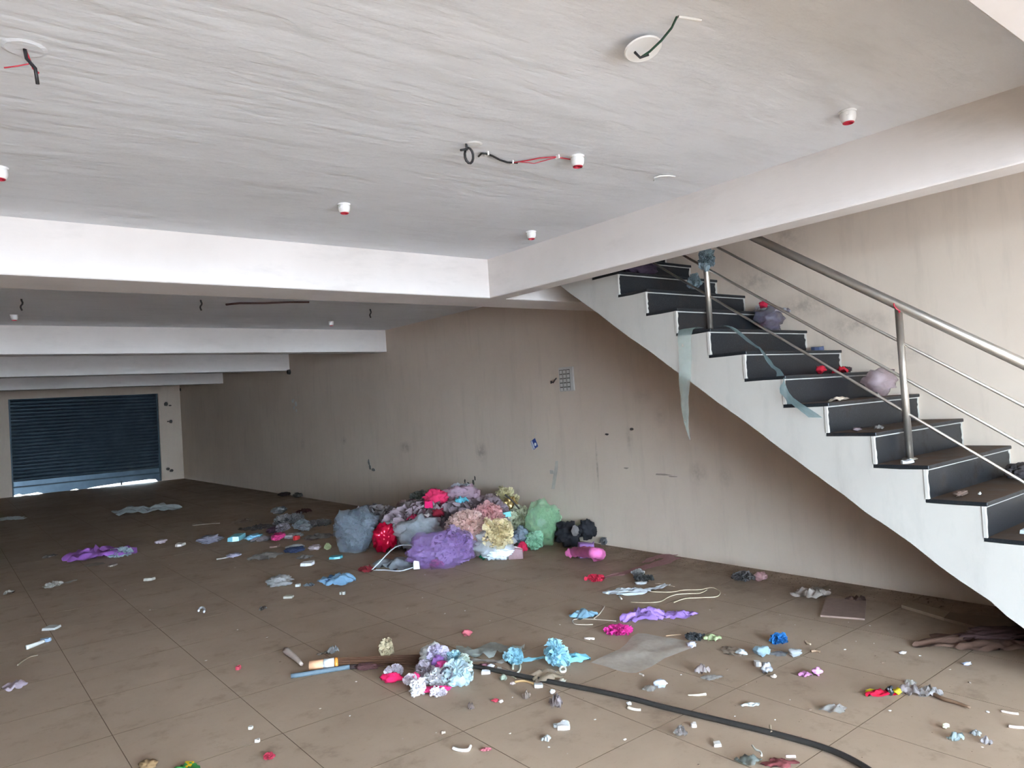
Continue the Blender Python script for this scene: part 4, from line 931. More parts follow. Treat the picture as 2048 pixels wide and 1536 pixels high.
BUNCH = [
 ('white_net_cone','ball',(2.118, 3.521, 0.08754, 0.1619, 0.1295, 0.1675),'tulle',(226,226,222),'translucent white net cone on top of the flower bunch','net'),
 ('lilac_net','puff',(2.103, 3.450, 0.1131, 0.1319, 0.1055, 0.1099),'tulle',(206,190,222),'lilac white net ruffle on the flower bunch','net'),
 ('purple_net','ball',(2.081, 3.411, 0.09315, 0.08152, 0.05706, 0.07065),'cloth',(122,82,140),'purple rag inside the flower bunch','rag'),
 ('mauve_net','puff',(2.013, 3.444, 0.05299, 0.1191, 0.09525, 0.1082),'tulle',(176,154,170),'dusty mauve net at the left of the flower bunch','net'),
 ('cyan_net','puff',(2.169, 3.398, 0.08614, 0.1044, 0.08353, 0.09892),'tulle',(156,220,234),'cyan net ruffle at the back right of the flower bunch','net'),
 ('pale_cyan_net','puff',(2.096, 3.252, 0.04647, 0.1477, 0.1182, 0.1266),'tulle',(206,234,240),'large pale cyan net ruffle at the front right of the flower bunch','net'),
 ('white_frill','puff',(2.012, 3.324, 0.03102, 0.1268, 0.08874, 0.09508),'tulle',(226,222,224),'white frill in the middle of the flower bunch','frill'),
 ('green_white_loops','puff',(2.184, 3.317, 0.07699, 0.08132, 0.06506, 0.103),'tulle',(206,222,200),'greenish white ribbon loops at the right of the flower bunch','ribbon'),
 ('magenta_rag','ball',(2.070, 3.361, 0.08942, 0.0752, 0.05264, 0.04297),'cloth',(214,64,140),'small magenta rag inside the flower bunch','rag'),
 ('crimson_bow','ball',(1.875, 3.554, 0.02517, 0.1462, 0.07308, 0.05684),'cloth',(214,14,84),'crimson satin end sticking out left of the flower bunch','satin'),
 ('white_net_tuft','puff',(1.895, 3.574, 0.05606, 0.1036, 0.07251, 0.05997),'tulle',(196,180,192),'greyish net tuft above the crimson satin end','net'),
 ('crimson_band','ball',(1.962, 3.263, 0.01265, 0.1811, 0.05433, 0.03622),'cloth',(214,40,110),'crimson satin band along the foot of the flower bunch','satin'),
 ('white_frill','puff',(1.882, 3.304, 0.034, 0.07725, 0.0618, 0.07982),'cloth',(238,232,234),'white frill at the front left foot of the flower bunch','frill'),
 ('white_frill','puff',(1.950, 3.220, 0.01877, 0.09213, 0.05528, 0.0435),'cloth',(232,222,228),'white frill at the front middle foot of the flower bunch','frill'),
 ('white_frill','puff',(1.917, 3.428, 0.0403, 0.08501, 0.05951, 0.07173),'cloth',(222,206,214),'pinkish white frill beside the crimson satin end','frill'),
 ('crimson_fold','ball',(1.941, 3.422, 0.04693, 0.0586, 0.04102, 0.05327),'cloth',(206,40,100),'crimson fold between the pinkish and dusty mauve nets','satin'),
]
for row in BUNCH: put(*row)
cord('dark_ring', [Vector((2.012, 3.286, 0.07951, 0.005241, 0.005241, 0.005241)[:3]), Vector((2.028, 3.269, 0.1051, 0.005236, 0.005236, 0.005236)[:3]), Vector((2.053, 3.241, 0.1049, 0.005228, 0.005228, 0.005228)[:3]), Vector((2.044, 3.231, 0.07393, 0.00521, 0.00521, 0.00521)[:3]), Vector((2.028, 3.248, 0.05358, 0.005215, 0.005215, 0.005215)[:3])], 0.006, 'gloss', (60, 56, 66), 'dark grey plastic ring in the front of the flower bunch', 'ring', z=0)

# blue ribbon trail right of the bunch
strip('green_net_sheet', [(2.327, 3.617, 0.01), (2.441, 3.537, 0.01), (2.530, 3.461, 0.01), (2.597, 3.358, 0.01)], 0.17, 'tulle', (134, 150, 140), 'greyish green net laid flat between flower bunch and blue bow', 'net', lift=0.04, seg=8)
put('blue_bow', 'puff', (2.496, 3.276, 0.0387, 0.1241, 0.09931, 0.09028), 'tulle', (126, 206, 226), 'blue ribbon knot nearer the flower bunch', 'ribbon')
strip('blue_band', [(2.515, 3.239, 0.02), (2.554, 3.207, 0.02), (2.622, 3.166, 0.02)], 0.05, 'cloth', (150, 214, 230), 'flat blue ribbon band joining the two blue knots', 'ribbon')
put('blue_bow', 'puff', (2.642, 3.089, 0.05453, 0.128, 0.1024, 0.1336), 'tulle', (140, 220, 240), 'taller blue ribbon knot in the middle of the blue trail', 'ribbon', size=0.36)
put('blue_fold', 'sheet', (2.756, 3.066, 0, 0.1557, 0.1144, 0.05339), 'cloth', (130, 206, 226), 'folded blue ribbon end pointing at the translucent sheet', 'ribbon')
strip('blue_tail', [(2.612, 3.080, 0.01), (2.619, 3.048, 0.005), (2.629, 3.023, 0)], [0.05, 0.01], 'tulle', (150, 214, 230), 'pointed blue tail hanging off the taller blue knot', 'ribbon')
strip('white_band', [(2.341, 3.522, 0), (2.380, 3.453, 0), (2.418, 3.386, 0), (2.471, 3.338, 0)], 0.035, 'film', (190, 184, 180), 'clear band running below the greyish green net', 'band')
# translucent sheet lying flat
xs = [(2.776, 2.959, 0), (3.042, 2.993, 0), (3.305, 3.092, 0), (3.354, 2.922, 0), (3.388, 2.773, 0), (3.333, 2.695, 0), (3.086, 2.700, 0), (2.893, 2.674, 0), (2.803, 2.690, 0), (2.782, 2.841, 0)]
ctr = Vector((0, 0, 0))
for q in xs: ctr += Vector(q)
ctr /= len(xs)
V = [Vector((0, 0, 0.02))]; F = []; NR = 8; M_ = len(xs) * 3
ring = smooth_path(xs + [xs[0]], 3)[:-1]
for k in range(1, NR + 1):
    for q in ring:
        p_ = (q - ctr) * k / NR; p_.z = 0.004 + 0.022 * max(0, 1 - 2.2 * abs(nz(p_.x * 4, p_.y * 4, 0, 3))) * (1 - 0.6 * k / NR); V.append(p_)
for i in range(M_): F.append((0, 1 + i, 1 + (i + 1) % M_))
for k in range(NR - 1):
    for i in range(M_):
        a = 1 + k * M_ + i; b = 1 + k * M_ + (i + 1) % M_; F.append((a, a + M_, b + M_, b))
me = mesh('translucent_sheet', V, F, True); o = link('translucent_sheet', me, fmat('film', (236, 228, 216))); o.location = ctr; tag(o, 'large translucent plastic sheet spread flat in the middle foreground', 'plastic sheet')
LIT2 = [
 ('purple_blouse','sheet',(3.571, 3.285, 0, 0.3446, 0.1854, 0.07729),'cloth',(166,128,206),'purple garment body lying right of the blue mask','garment'),
 ('purple_sleeve','sheet',(3.766, 3.143, 0, 0.2563, 0.138, 0.03893),'cloth',(170,132,210),'purple sleeve stretching right from the purple garment','garment'),
 ('magenta_net','puff',(3.243, 3.198, 0, 0.214, 0.1183, 0.05136),'cloth',(196,36,126),'magenta net tuft below the purple garment','net'),
 ('blue_mask','sheet',(3.356, 3.614, 0, 0.1825, 0.1468, 0.05974),'cloth',(142,182,204),'pale blue folded face mask with a cord','mask'),
 ('white_straps','sheet',(3.965, 3.802, 0, 0.3309, 0.1522, 0.03861),'cloth',(220,228,234),'white folded straps below the red net ribbon','strap'),
 ('white_buckle','ball',(4.200, 3.860, 0, 0.1075, 0.05898, 0.03226),'gloss',(206,206,206),'white plastic buckle behind the white straps','buckle'),
 ('grey_puff','puff',(4.408, 4.075, 0, 0.121, 0.09661, 0.0508),'tulle',(190,188,184),'greyish white puff on the red net ribbon','puff'),
 ('dark_fluff','puff',(4.316, 3.938, 0, 0.1948, 0.1616, 0.03897),'cloth',(62,60,58),'dark grey fluff right behind the white straps','fluff'),
 ('red_petals','puff',(4.078, 4.230, 0, 0.1703, 0.1353, 0.04753),'cloth',(196,34,66),'red petals at the lower tip of the red net ribbon','petals'),
 ('lilac_scrap','ball',(3.343, 2.718, 0, 0.06282, 0.07866, 0.03598),'paper',(226,222,236),'white lilac scrap at the right corner of the translucent sheet','scrap'),
 ('red_scrap','chip',(3.342, 2.728, 0, 0.03743, 0.02378, 0.01612),'cloth',(200,50,70),'tiny red scrap on the corner of the translucent sheet','scrap'),
 ('dark_net','puff',(3.461, 2.795, 0, 0.141, 0.1056, 0.03232),'cloth',(66,68,70),'dark grey net left of the lime green scrap','net'),
 ('lime_scrap','sheet',(3.517, 2.715, 0, 0.1053, 0.08599, 0.03862),'cloth',(206,220,166),'lime green scrap right of the dark grey net','scrap'),
 ('tan_insole','sheet',(3.423, 2.518, 0, 0.09934, 0.1453, 0.0207),'paper',(150,134,118),'brown edged insole lying left of the light blue crumple','insole'),
 ('white_scrap','ball',(3.423, 2.447, 0, 0.06596, 0.0666, 0.03133),'paper',(222,226,228),'white scrap on the toe of the brown insole','scrap'),
 ('blue_crumple','ball',(3.484, 2.350, 0, 0.1033, 0.07564, 0.05329),'tulle',(166,214,234),'light blue crumpled net in front of the deep blue puff','net'),
 ('film_scrap','sheet',(3.556, 2.300, 0, 0.09534, 0.0738, 0.01062),'film',(190,196,200),'thin grey film blade right of the light blue crumple','plastic'),
 ('blue_puff','puff',(3.704, 2.390, 0, 0.1135, 0.06497, 0.05535),'cloth',(38,130,206),'deep blue net puff alone on the right floor','net'),
 ('net_cup','ball',(3.578, 2.211, 0, 0.07798, 0.06365, 0.04517),'tulle',(206,214,216),'greyish white net cup right of the light blue crumple','net'),
 ('white_bit','chip',(3.340, 2.289, 0, 0.03955, 0.04241, 0.02056),'paper',(226,224,220),'white bit above the mottled foil ball','scrap'),
 ('foil_ball','ball',(3.269, 2.192, 0, 0.0663, 0.05347, 0.0612),'foil',(196,196,200),'mottled silvery foil ball on the right floor','foil'),
 ('cream_bit','ball',(3.244, 2.134, 0, 0.03774, 0.03095, 0.0229),'paper',(206,190,176),'cream bit below the mottled foil ball','scrap'),
 ('pink_wrapper','sheet',(3.371, 2.044, 0, 0.06543, 0.04822, 0.02416),'gloss',(236,160,214),'pink plastic wrapper, the flat left half','wrapper'),
 ('pink_wrapper','ball',(3.415, 1.998, 0, 0.06033, 0.03839, 0.04424),'gloss',(240,170,224),'pink plastic wrapper, the raised right half','wrapper'),
 ('pink_tuft','ball',(4.834, 3.230, 0, 0.1012, 0.1317, 0.07346),'tulle',(186,104,108),'dusty pink net lump at the foot of the wall','net'),
 ('dark_grey_net','puff',(4.769, 3.350, 0, 0.196, 0.1729, 0.06333),'cloth',(92,86,84),'dark grey net lump left of the dusty pink one','net'),
 ('white_paper','sheet',(4.706, 2.748, 0, 0.2525, 0.1948, 0.06382),'paper',(178,164,154),'crumpled grey paper near the wall under the stairs','paper'),
 ('brown_rag','sheet',(4.761, 2.468, 0, 0.1328, 0.09788, 0.03983),'cloth',(84,60,50),'dark brown rag behind the pink cardboard','rag'),
 ('yellow_red_packet','sheet',(3.389, 1.677, 0, 0.1465, 0.05283, 0.02791),'gloss',(206,24,58),'red snack packet with yellow tip on the right floor','packet'),
 ('packet_tip','chip',(3.393, 1.721, 0, 0.05899, 0.0261, 0.009439),'gloss',(240,222,40),'yellow pointed tip of the red snack packet','packet'),
 ('packet_fold','ball',(3.415, 1.645, 0, 0.0372, 0.03587, 0.04278),'gloss',(52,54,58),'dark fold between the red and yellow packet parts','packet'),
 ('packet_end','ball',(3.436, 1.618, 0, 0.05099, 0.04179, 0.03245),'gloss',(240,214,60),'yellow folded end of the red snack packet','packet'),
 ('grey_film','ball',(3.480, 1.588, 0, 0.106, 0.08844, 0.047),'film',(190,172,172),'dusty clear wrapper right of the red snack packet','plastic'),
 ('white_film','ball',(3.532, 1.519, 0, 0.1056, 0.07237, 0.03856),'film',(222,212,210),'whitish clear wrapper end with raised corner','plastic'),
 ('white_flap','sheet',(3.610, 1.639, 0, 0.06003, 0.04706, 0.01681),'paper',(206,200,190),'white flap behind the dusty clear wrapper','scrap'),
 ('cream_ball','ball',(3.230, 1.336, 0, 0.03342, 0.01184, 0.02444),'gloss',(244,238,206),'cream bead near the pale blue blob at the lower right','bead'),
 ('blue_blob','ball',(3.160, 1.273, 0, 0.06051, 0.03555, 0.02965),'film',(186,206,208),'pale blue film blob at the lower right','plastic'),
 ('film_scrap','sheet',(3.258, 1.235, 0, 0.04889, 0.03839, 0.022),'film',(214,224,226),'pale film blade right of the pale blue blob','plastic'),
 ('white_lump','ball',(3.205, 1.176, 0, 0.05359, 0.03307, 0.02779),'film',(222,212,214),'pinkish white film lump at the lower right','plastic'),
 ('blue_button','ball',(4.009, 1.534, 0, 0.06053, 0.02628, 0.01942),'gloss',(196,202,222),'pale lilac button shape right of the red snack packet','scrap'),
 ('white_puff','ball',(3.967, 1.828, 0, 0.0426, 0.02349, 0.01677),'paper',(206,198,192),'white crumb above the red snack packet','scrap'),
 ('grey_plastic','ball',(3.097, 1.747, 0, 0.1205, 0.07393, 0.02309),'film',(206,198,192),'crumpled clear wrapper left below the red snack packet','plastic'),
 ('fish_scrap','sheet',(2.897, 2.036, 0, 0.09716, 0.03784, 0.01388),'paper',(222,224,220),'white fish shaped scrap behind the black hose','scrap'),
 ('pink_ball','ball',(3.067, 2.435, 0, 0.07267, 0.05199, 0.04672),'film',(216,194,190),'pinkish crumpled film ball in the middle right','plastic'),
 ('pink_flat','sheet',(3.046, 2.365, 0, 0.1018, 0.06118, 0.01426),'film',(214,206,200),'flat whitish film below the pinkish film ball','plastic'),
 ('blue_white_lump','ball',(2.779, 2.471, 0, 0.07492, 0.0363, 0.04195),'gloss',(206,212,226),'bluish white plastic dome right of a film scrap','plastic'),
 ('film_scrap','sheet',(2.724, 2.497, 0, 0.06939, 0.06392, 0.0223),'film',(216,206,196),'clear film scrap left of the bluish white dome','plastic'),
 ('white_ball','ball',(2.517, 2.440, 0, 0.02854, 0.009407, 0.01926),'gloss',(236,234,230),'white bead just above the black hose','bead'),
 ('grey_ball','ball',(2.435, 2.073, 0, 0.0556, 0.03335, 0.04106),'film',(150,136,130),'grey film ball below the black hose','plastic'),
 ('white_bit','chip',(2.546, 2.088, 0, 0.02855, 0.02645, 0.01449),'paper',(222,212,204),'white bit right of the grey film ball','scrap'),
 ('white_bit','chip',(2.472, 1.914, 0, 0.0393, 0.03396, 0.01345),'paper',(222,214,206),'white bit between grey ball and green plastic','scrap'),
 ('green_plastic','ball',(2.439, 1.750, 0, 0.1017, 0.0667, 0.02737),'film',(126,140,128),'greenish clear plastic near the bottom edge','plastic'),
 ('red_rag','sheet',(2.512, 1.658, 0, 0.1318, 0.06533, 0.0186),'cloth',(120,56,58),'dark red rag near the bottom edge right of green plastic','rag'),
 ('rose_ball','ball',(2.595, 3.889, 0, 0.07625, 0.04512, 0.04575),'cloth',(222,112,124),'small pink and white ball behind the greyish green net','ball'),
 ('maroon_bits','ball',(2.337, 3.361, 0, 0.07505, 0.05718, 0.02668),'cloth',(136,86,96),'maroon crumb right of the flower bunch','scrap'),
 ('bottle_top','ball',(2.357, 3.317, 0, 0.04439, 0.02833, 0.03107),'gloss',(238,238,242),'white curled cap by the start of the black hose','cap'),
 ('bottle_top','chip',(2.296, 3.283, 0, 0.05737, 0.02451, 0.01721),'gloss',(236,236,240),'white chip in front of the start of the black hose','chip'),
 ('cream_bit','chip',(2.378, 3.267, 0, 0.02759, 0.02213, 0.01545),'paper',(212,204,192),'cream crumb between white cap and white hook','scrap'),
 ('green_leaf','sheet',(2.310, 3.145, 0, 0.03973, 0.06905, 0.03337),'paper',(196,206,186),'pale green leaf shaped tag at the black hose','tag'),
 ('tan_film','sheet',(2.474, 2.987, 0, 0.1875, 0.1549, 0.05209),'film',(196,172,140),'tan clear wrapper behind the black hose','plastic'),
 ('cream_petal','ball',(2.493, 2.883, 0, 0.04672, 0.04129, 0.02024),'paper',(226,220,200),'cream petal at the right end of the tan wrapper','petal'),
 ('white_tag','chip',(2.376, 2.937, 0, 0.05651, 0.05772, 0.01336),'paper',(240,240,238),'white tag at the end of the thin wooden stick','tag'),
 ('pink_crumb','ball',(2.297, 3.048, 0, 0.03388, 0.02519, 0.01824),'paper',(216,196,186),'pinkish crumb at the start of the thin wooden stick','scrap'),
 ('brown_crumple','ball',(1.975, 2.969, 0, 0.03396, 0.02651, 0.03105),'film',(170,136,122),'brown crumpled bit below the flower bunch','scrap'),
 ('red_crumple','ball',(2.106, 2.943, 0, 0.04444, 0.02309, 0.01728),'cloth',(196,60,80),'red crumpled bit below the start of the black hose','scrap'),
 ('white_crumple','ball',(2.117, 2.914, 0, 0.0295, 0.02293, 0.01721),'paper',(226,212,204),'white end of the red crumpled bit','scrap'),
 ('tan_crumple','ball',(2.243, 2.870, 0, 0.04218, 0.0419, 0.03126),'film',(176,148,128),'tan crumpled bit below the thin wooden stick','scrap'),
 ('pink_film','ball',(2.280, 2.694, 0, 0.06196, 0.09903, 0.05148),'film',(196,176,178),'pinkish clear film hanging over the floor below the hose','plastic'),
 ('white_button','ball',(2.359, 2.809, 0, 0.03507, 0.02084, 0.02405),'gloss',(240,238,236),'white button above the pinkish clear film','button'),
 ('white_block','chip',(2.144, 2.493, 0, 0.06703, 0.05053, 0.01899),'gloss',(240,242,244),'bright white plastic block alone in the foreground','block'),
 ('white_block_top','ball',(2.172, 2.512, 0, 0.04301, 0.02821, 0.02219),'gloss',(244,246,246),'round white cap sitting on the bright white block','cap'),
 ('block_clip','chip',(2.132, 2.525, 0, 0.03156, 0.02715, 0.01014),'gloss',(216,222,222),'grey clip at the left of the bright white block','clip'),
 ('white_scrap','sheet',(2.017, 2.462, 0, 0.04334, 0.04001, 0.0221),'paper',(222,226,224),'white torn scrap in front of the bright white block','scrap'),
 ('pink_scrap','sheet',(1.776, 2.575, 0, 0.04684, 0.02745, 0.01533),'paper',(222,124,136),'pink torn scrap near the bottom right of a white stick','scrap'),
 ('tan_bit','ball',(1.733, 2.838, 0, 0.02256, 0.01803, 0.01421),'paper',(186,166,148),'tan crumb above the white bent stick','scrap'),
]
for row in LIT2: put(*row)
for i_, (uv, lb) in enumerate((((3.051, 3.248, 0), 'left one of two small white pegs behind the blue knots'), ((3.069, 3.228, 0), 'right one of two small white pegs behind the blue knots'))):
    cord('white_peg', [uv, tuple(Vector(uv) + Vector((-0.012, 0.035, 0)))], 0.007, 'gloss', (226, 216, 204), lb, 'peg', sub=1)
# ribbons, strings and sticks on the right floor
strip('red_net_ribbon', [(4.128, 4.231, 0.005), (4.304, 4.179, 0.01), (4.514, 4.179, 0.01), (4.753, 4.141, 0.02), (4.957, 4.167, 0.03)], [0.06, 0.16], 'tulle', (160, 16, 36), 'long sheer red net ribbon trailing from the wall', 'ribbon', seg=6)
strip('red_net_fold', [(4.972, 4.180, 0.03), (4.970, 4.296, 0.02), (4.894, 4.345, 0.01), (4.722, 4.291, 0.01)], [0.16, 0.05], 'tulle', (160, 16, 36), 'folded back end of the red net ribbon by the wall', 'ribbon', seg=6)
strip('white_strap_end', [(4.028, 3.695, 0.01), (4.103, 3.688, 0.01), (4.176, 3.663, 0.01), (4.293, 3.675, 0.01)], 0.045, 'cloth', (216, 222, 228), 'notched white strap end beside the string loops', 'strap')
strip('white_strap_loop', [(3.847, 3.839, 0.01), (3.906, 3.754, 0.015), (4.008, 3.676, 0.01), (4.078, 3.675, 0.01)], 0.05, 'cloth', (226, 232, 238), 'lower loop of the white straps', 'strap')
cord('cream_string', [(4.089, 3.677, 0), (4.168, 3.554, 0), (4.272, 3.509, 0), (4.353, 3.427, 0), (4.450, 3.393, 0), (4.395, 3.283, 0), (4.276, 3.223, 0), (4.194, 3.285, 0), (4.099, 3.364, 0), (3.974, 3.360, 0)], 0.0032, 'gloss', (206, 190, 160), 'large looped cream string right of the white straps', 'string')
cord('cream_string', [(3.799, 3.600, 0), (3.850, 3.515, 0), (3.934, 3.450, 0), (4.044, 3.475, 0), (4.142, 3.478, 0), (4.219, 3.422, 0), (4.277, 3.370, 0), (4.385, 3.385, 0)], 0.003, 'gloss', (206, 192, 166), 'wavy cream string just above the purple garment', 'string')
cord('cream_string', [(4.286, 3.798, 0), (4.316, 3.734, 0), (4.309, 3.623, 0)], 0.0025, 'gloss', (190, 172, 146), 'short cream string behind the notched strap end', 'string')
cord('white_clip', [(3.853, 3.760, 0), (3.804, 3.695, 0)], 0.007, 'gloss', (230, 224, 212), 'white clip below the white straps', 'clip', sub=1)
cord('mask_cord', [(3.362, 3.528, 0), (3.446, 3.565, 0), (3.554, 3.633, 0), (3.612, 3.676, 0)], 0.004, 'gloss', (222, 206, 190), 'cord sticking up right of the blue mask', 'cord')
cord('mask_loop', [(3.268, 3.442, 0), (3.204, 3.519, 0), (3.221, 3.580, 0), (3.274, 3.617, 0), (3.338, 3.540, 0), (3.385, 3.449, 0), (3.415, 3.379, 0)], 0.003, 'gloss', (210, 196, 180), 'long cream cord looping below the blue mask', 'cord')
cord('white_bones', [(3.483, 3.364, 0), (3.528, 3.326, 0), (3.577, 3.301, 0)], 0.006, 'gloss', (226, 222, 232), 'white boning strip at the hem of the purple garment', 'strip')
cord('tan_rod', [(3.392, 2.947, 0), (3.441, 2.918, 0), (3.471, 2.897, 0)], 0.004, 'wood', (176, 146, 116), 'thin tan stick behind the translucent sheet', 'stick')
cord('insole_edge', [(3.457, 2.565, 0), (3.412, 2.517, 0), (3.394, 2.466, 0), (3.409, 2.425, 0)], 0.005, 'wood', (92, 72, 56), 'dark brown rim of the insole', 'rim')
cord('tan_stick', [(3.821, 2.295, 0), (3.793, 2.264, 0), (3.788, 2.244, 0)], 0.006, 'wood', (206, 186, 160), 'pale twig right of the deep blue puff', 'twig')
cord('brown_stick', [(3.689, 2.188, 0), (3.712, 2.172, 0), (3.712, 2.149, 0)], 0.007, 'wood', (150, 122, 98), 'short brown stick right of the net cup', 'stick')
cord('brown_twig', [(3.539, 1.526, 0), (3.500, 1.453, 0), (3.495, 1.396, 2.22e-16), (3.480, 1.335, 0)], [0.011, 0.006], 'wood', (112, 86, 66), 'thin brown twig behind the clear wrappers', 'twig')
cord('white_stick', [(3.544, 1.238, 0), (3.547, 1.205, 0), (3.559, 1.178, 2.22e-16)], 0.005, 'gloss', (226, 208, 192), 'pale stick at the right picture edge', 'stick')
cord('pink_straw', [(3.408, 1.166, 2.22e-16), (3.414, 1.146, 0), (3.431, 1.122, 0)], 0.006, 'paper', (216, 196, 188), 'pinkish straw at the lower right picture edge', 'straw')
cord('bone_stick', [(2.783, 2.306, 0), (2.813, 2.273, 0), (2.849, 2.251, 0)], [0.003, 0.007], 'gloss', (222, 214, 190), 'cream matchstick above the black hose', 'stick')
cord('white_bone', [(2.485, 2.419, 2.22e-16), (2.488, 2.384, 0), (2.505, 2.357, 0)], [0.008, 0.006], 'gloss', (216, 204, 188), 'white bone shaped peg below the black hose', 'peg')
cord('small_peg', [(2.837, 2.662, 0), (2.839, 2.650, 0), (2.831, 2.629, 0)], 0.005, 'gloss', (216, 204, 190), 'small cream peg below the translucent sheet', 'peg')
cord('hose_tie', [(2.739, 1.837, 0), (2.708, 1.816, 0), (2.688, 1.798, 0)], 0.005, 'paper', (176, 156, 132), 'tan twist tie lying across the black hose', 'tie', z=0.02)
cord('rag_stick', [(2.546, 1.649, 0), (2.559, 1.635, 0), (2.572, 1.622, 0)], 0.006, 'gloss', (206, 178, 168), 'pale stick lying on the dark red rag', 'stick', z=0.02)
cord('plastic_rim', [(2.534, 1.789, 2.22e-16), (2.515, 1.761, 0), (2.511, 1.736, 0), (2.486, 1.716, 0)], 0.004, 'gloss', (206, 206, 196), 'white rim curling over the greenish plastic', 'rim', z=0.02)
cord('white_hook', [(2.430, 3.214, 0), (2.474, 3.265, 0), (2.507, 3.275, 0), (2.494, 3.232, 0), (2.446, 3.173, 0), (2.410, 3.150, 0)], 0.006, 'gloss', (226, 226, 210), 'white plastic hook standing out behind the black hose', 'hook')
cord('wood_stick', [(2.322, 3.061, 0), (2.363, 3.036, 0), (2.372, 2.967, 0)], 0.006, 'wood', (196, 160, 110), 'thin wooden stick leading to the white tag', 'stick')
cord('white_ring', [(2.573, 2.989, -2.22e-16), (2.604, 3.008, 0), (2.607, 2.983, 0), (2.573, 2.946, 0), (2.554, 2.957, 2.22e-16), (2.573, 2.989, -2.22e-16)], 0.006, 'gloss', (232, 224, 206), 'white plastic ring on the tan wrapper', 'ring', z=0.02)
cord('bent_stick', [(1.682, 2.684, 0), (1.690, 2.650, 2.22e-16), (1.709, 2.625, 0), (1.723, 2.623, -2.22e-16), (1.746, 2.644, 0)], 0.007, 'gloss', (236, 232, 222), 'white bent plastic stick near the bottom edge', 'stick')
cord('green_twig', [(2.380, 3.204, 0), (2.368, 3.153, 0), (2.360, 3.100, 0)], 0.003, 'wood', (190, 190, 160), 'pale stem of the leaf shaped tag', 'stem')
# board and planks under the stairs
def board(name, P, th, c, label, cat):
    b0 = Vector(P[0]); V = [Vector(q) - b0 for q in P]; n = len(V)
    VV = [(v.x, v.y, 0.001) for v in V] + [(v.x, v.y, th) for v in V]
    F = [tuple(range(n))[::-1], tuple(range(n, 2 * n))] + [(i, (i + 1) % n, n + (i + 1) % n, n + i) for i in range(n)]
    o = link(name, mesh(name, VV, F), fmat('paper', c)); o.location = b0; return tag(o, label, cat)
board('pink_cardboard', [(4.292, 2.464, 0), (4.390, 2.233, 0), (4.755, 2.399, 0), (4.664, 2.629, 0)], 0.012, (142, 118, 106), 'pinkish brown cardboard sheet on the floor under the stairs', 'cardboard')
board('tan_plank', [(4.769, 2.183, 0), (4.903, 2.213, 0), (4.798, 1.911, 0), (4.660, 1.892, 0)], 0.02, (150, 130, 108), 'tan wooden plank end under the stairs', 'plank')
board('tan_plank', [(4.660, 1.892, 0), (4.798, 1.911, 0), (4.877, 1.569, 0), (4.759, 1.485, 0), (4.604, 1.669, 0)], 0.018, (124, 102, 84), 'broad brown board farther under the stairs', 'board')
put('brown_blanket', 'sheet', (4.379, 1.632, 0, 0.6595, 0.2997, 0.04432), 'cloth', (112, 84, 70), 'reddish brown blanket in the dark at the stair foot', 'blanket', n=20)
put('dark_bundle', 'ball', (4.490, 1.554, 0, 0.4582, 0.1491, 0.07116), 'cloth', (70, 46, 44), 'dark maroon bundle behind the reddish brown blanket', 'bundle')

# ------------------------------------------------------------------ things on the stairs
def on_step(k, u_off, y_off): return (XS + u_off, step_y(k) + y_off, step_z(k))
def put3(name, shape, loc, whd, kind, c, label, cat, rz=0.0, **kw):
    return put(name, shape, (loc[0], loc[1], 0, whd[0], whd[1], whd[2]), kind, c, label, cat, z0=loc[2] + 0.001, rz=rz - RZ, **kw)
put3('purple_plastic_bag', 'ball', on_step(11, 0.93, 0.13), (0.30, 0.22, 0.20), 'film', (96, 84, 116), 'dark purple clear plastic bag on an upper step against the wall', 'plastic bag', sub=3)
put3('bag_filling', 'ball', on_step(11, 0.95, 0.15), (0.24, 0.16, 0.15), 'cloth', (64, 36, 46), 'dark maroon cloth inside the purple plastic bag', 'cloth')
put3('red_knot', 'ball', (XS + 0.86, step_y(11) + 0.13, step_z(11) + 0.18), (0.09, 0.08, 0.06), 'cloth', (206, 20, 64), 'red knot on top of the purple plastic bag', 'knot')
put3('white_film', 'sheet', (XS + 0.98, step_y(11) + 0.06, step_z(11) + 0.14), (0.16, 0.06, 0.05), 'film', (226, 224, 236), 'white glossy label across the purple plastic bag', 'plastic', rz=-0.5)
put3('white_tuft', 'puff', (XS + 1.08, step_y(12) + 0.05, step_z(12)), (0.14, 0.1, 0.06), 'tulle', (190, 180, 180), 'white tuft on the step above the purple plastic bag', 'tuft')
put3('pink_plastic_bag', 'ball', on_step(8, 0.88, 0.10), (0.36, 0.20, 0.19), 'film', (196, 166, 176), 'pinkish clear plastic bag on a middle step behind the post', 'plastic bag', sub=3)
put3('red_scrap', 'ball', on_step(9, 0.66, 0.12), (0.10, 0.06, 0.06), 'cloth', (222, 24, 54), 'red scrap on a middle step, the left one of two', 'scrap')
put3('red_scrap', 'sheet', on_step(9, 0.90, 0.12), (0.20, 0.10, 0.055), 'cloth', (222, 24, 54), 'red scrap on a middle step, the longer right one', 'scrap')
put3('dark_scrap', 'ball', on_step(9, 1.06, 0.16), (0.16, 0.08, 0.05), 'cloth', (62, 44, 46), 'dark scrap right of the longer red scrap', 'scrap')
put3('blue_box', 'chip', on_step(10, 1.10, 0.12), (0.10, 0.08, 0.035), 'gloss', (96, 110, 146), 'small blue carton on a step against the wall', 'carton')
put3('paper_roll', 'sheet', on_step(8, 0.30, 0.08), (0.22, 0.08, 0.03), 'paper', (206, 190, 170), 'tan paper strip lying on a middle step', 'paper')
put3('step_litter', 'ball', on_step(7, 0.08, 0.13), (0.06, 0.06, 0.025), 'paper', (120, 104, 106), 'greyish crumb at the open end of the step above the post', 'scrap')
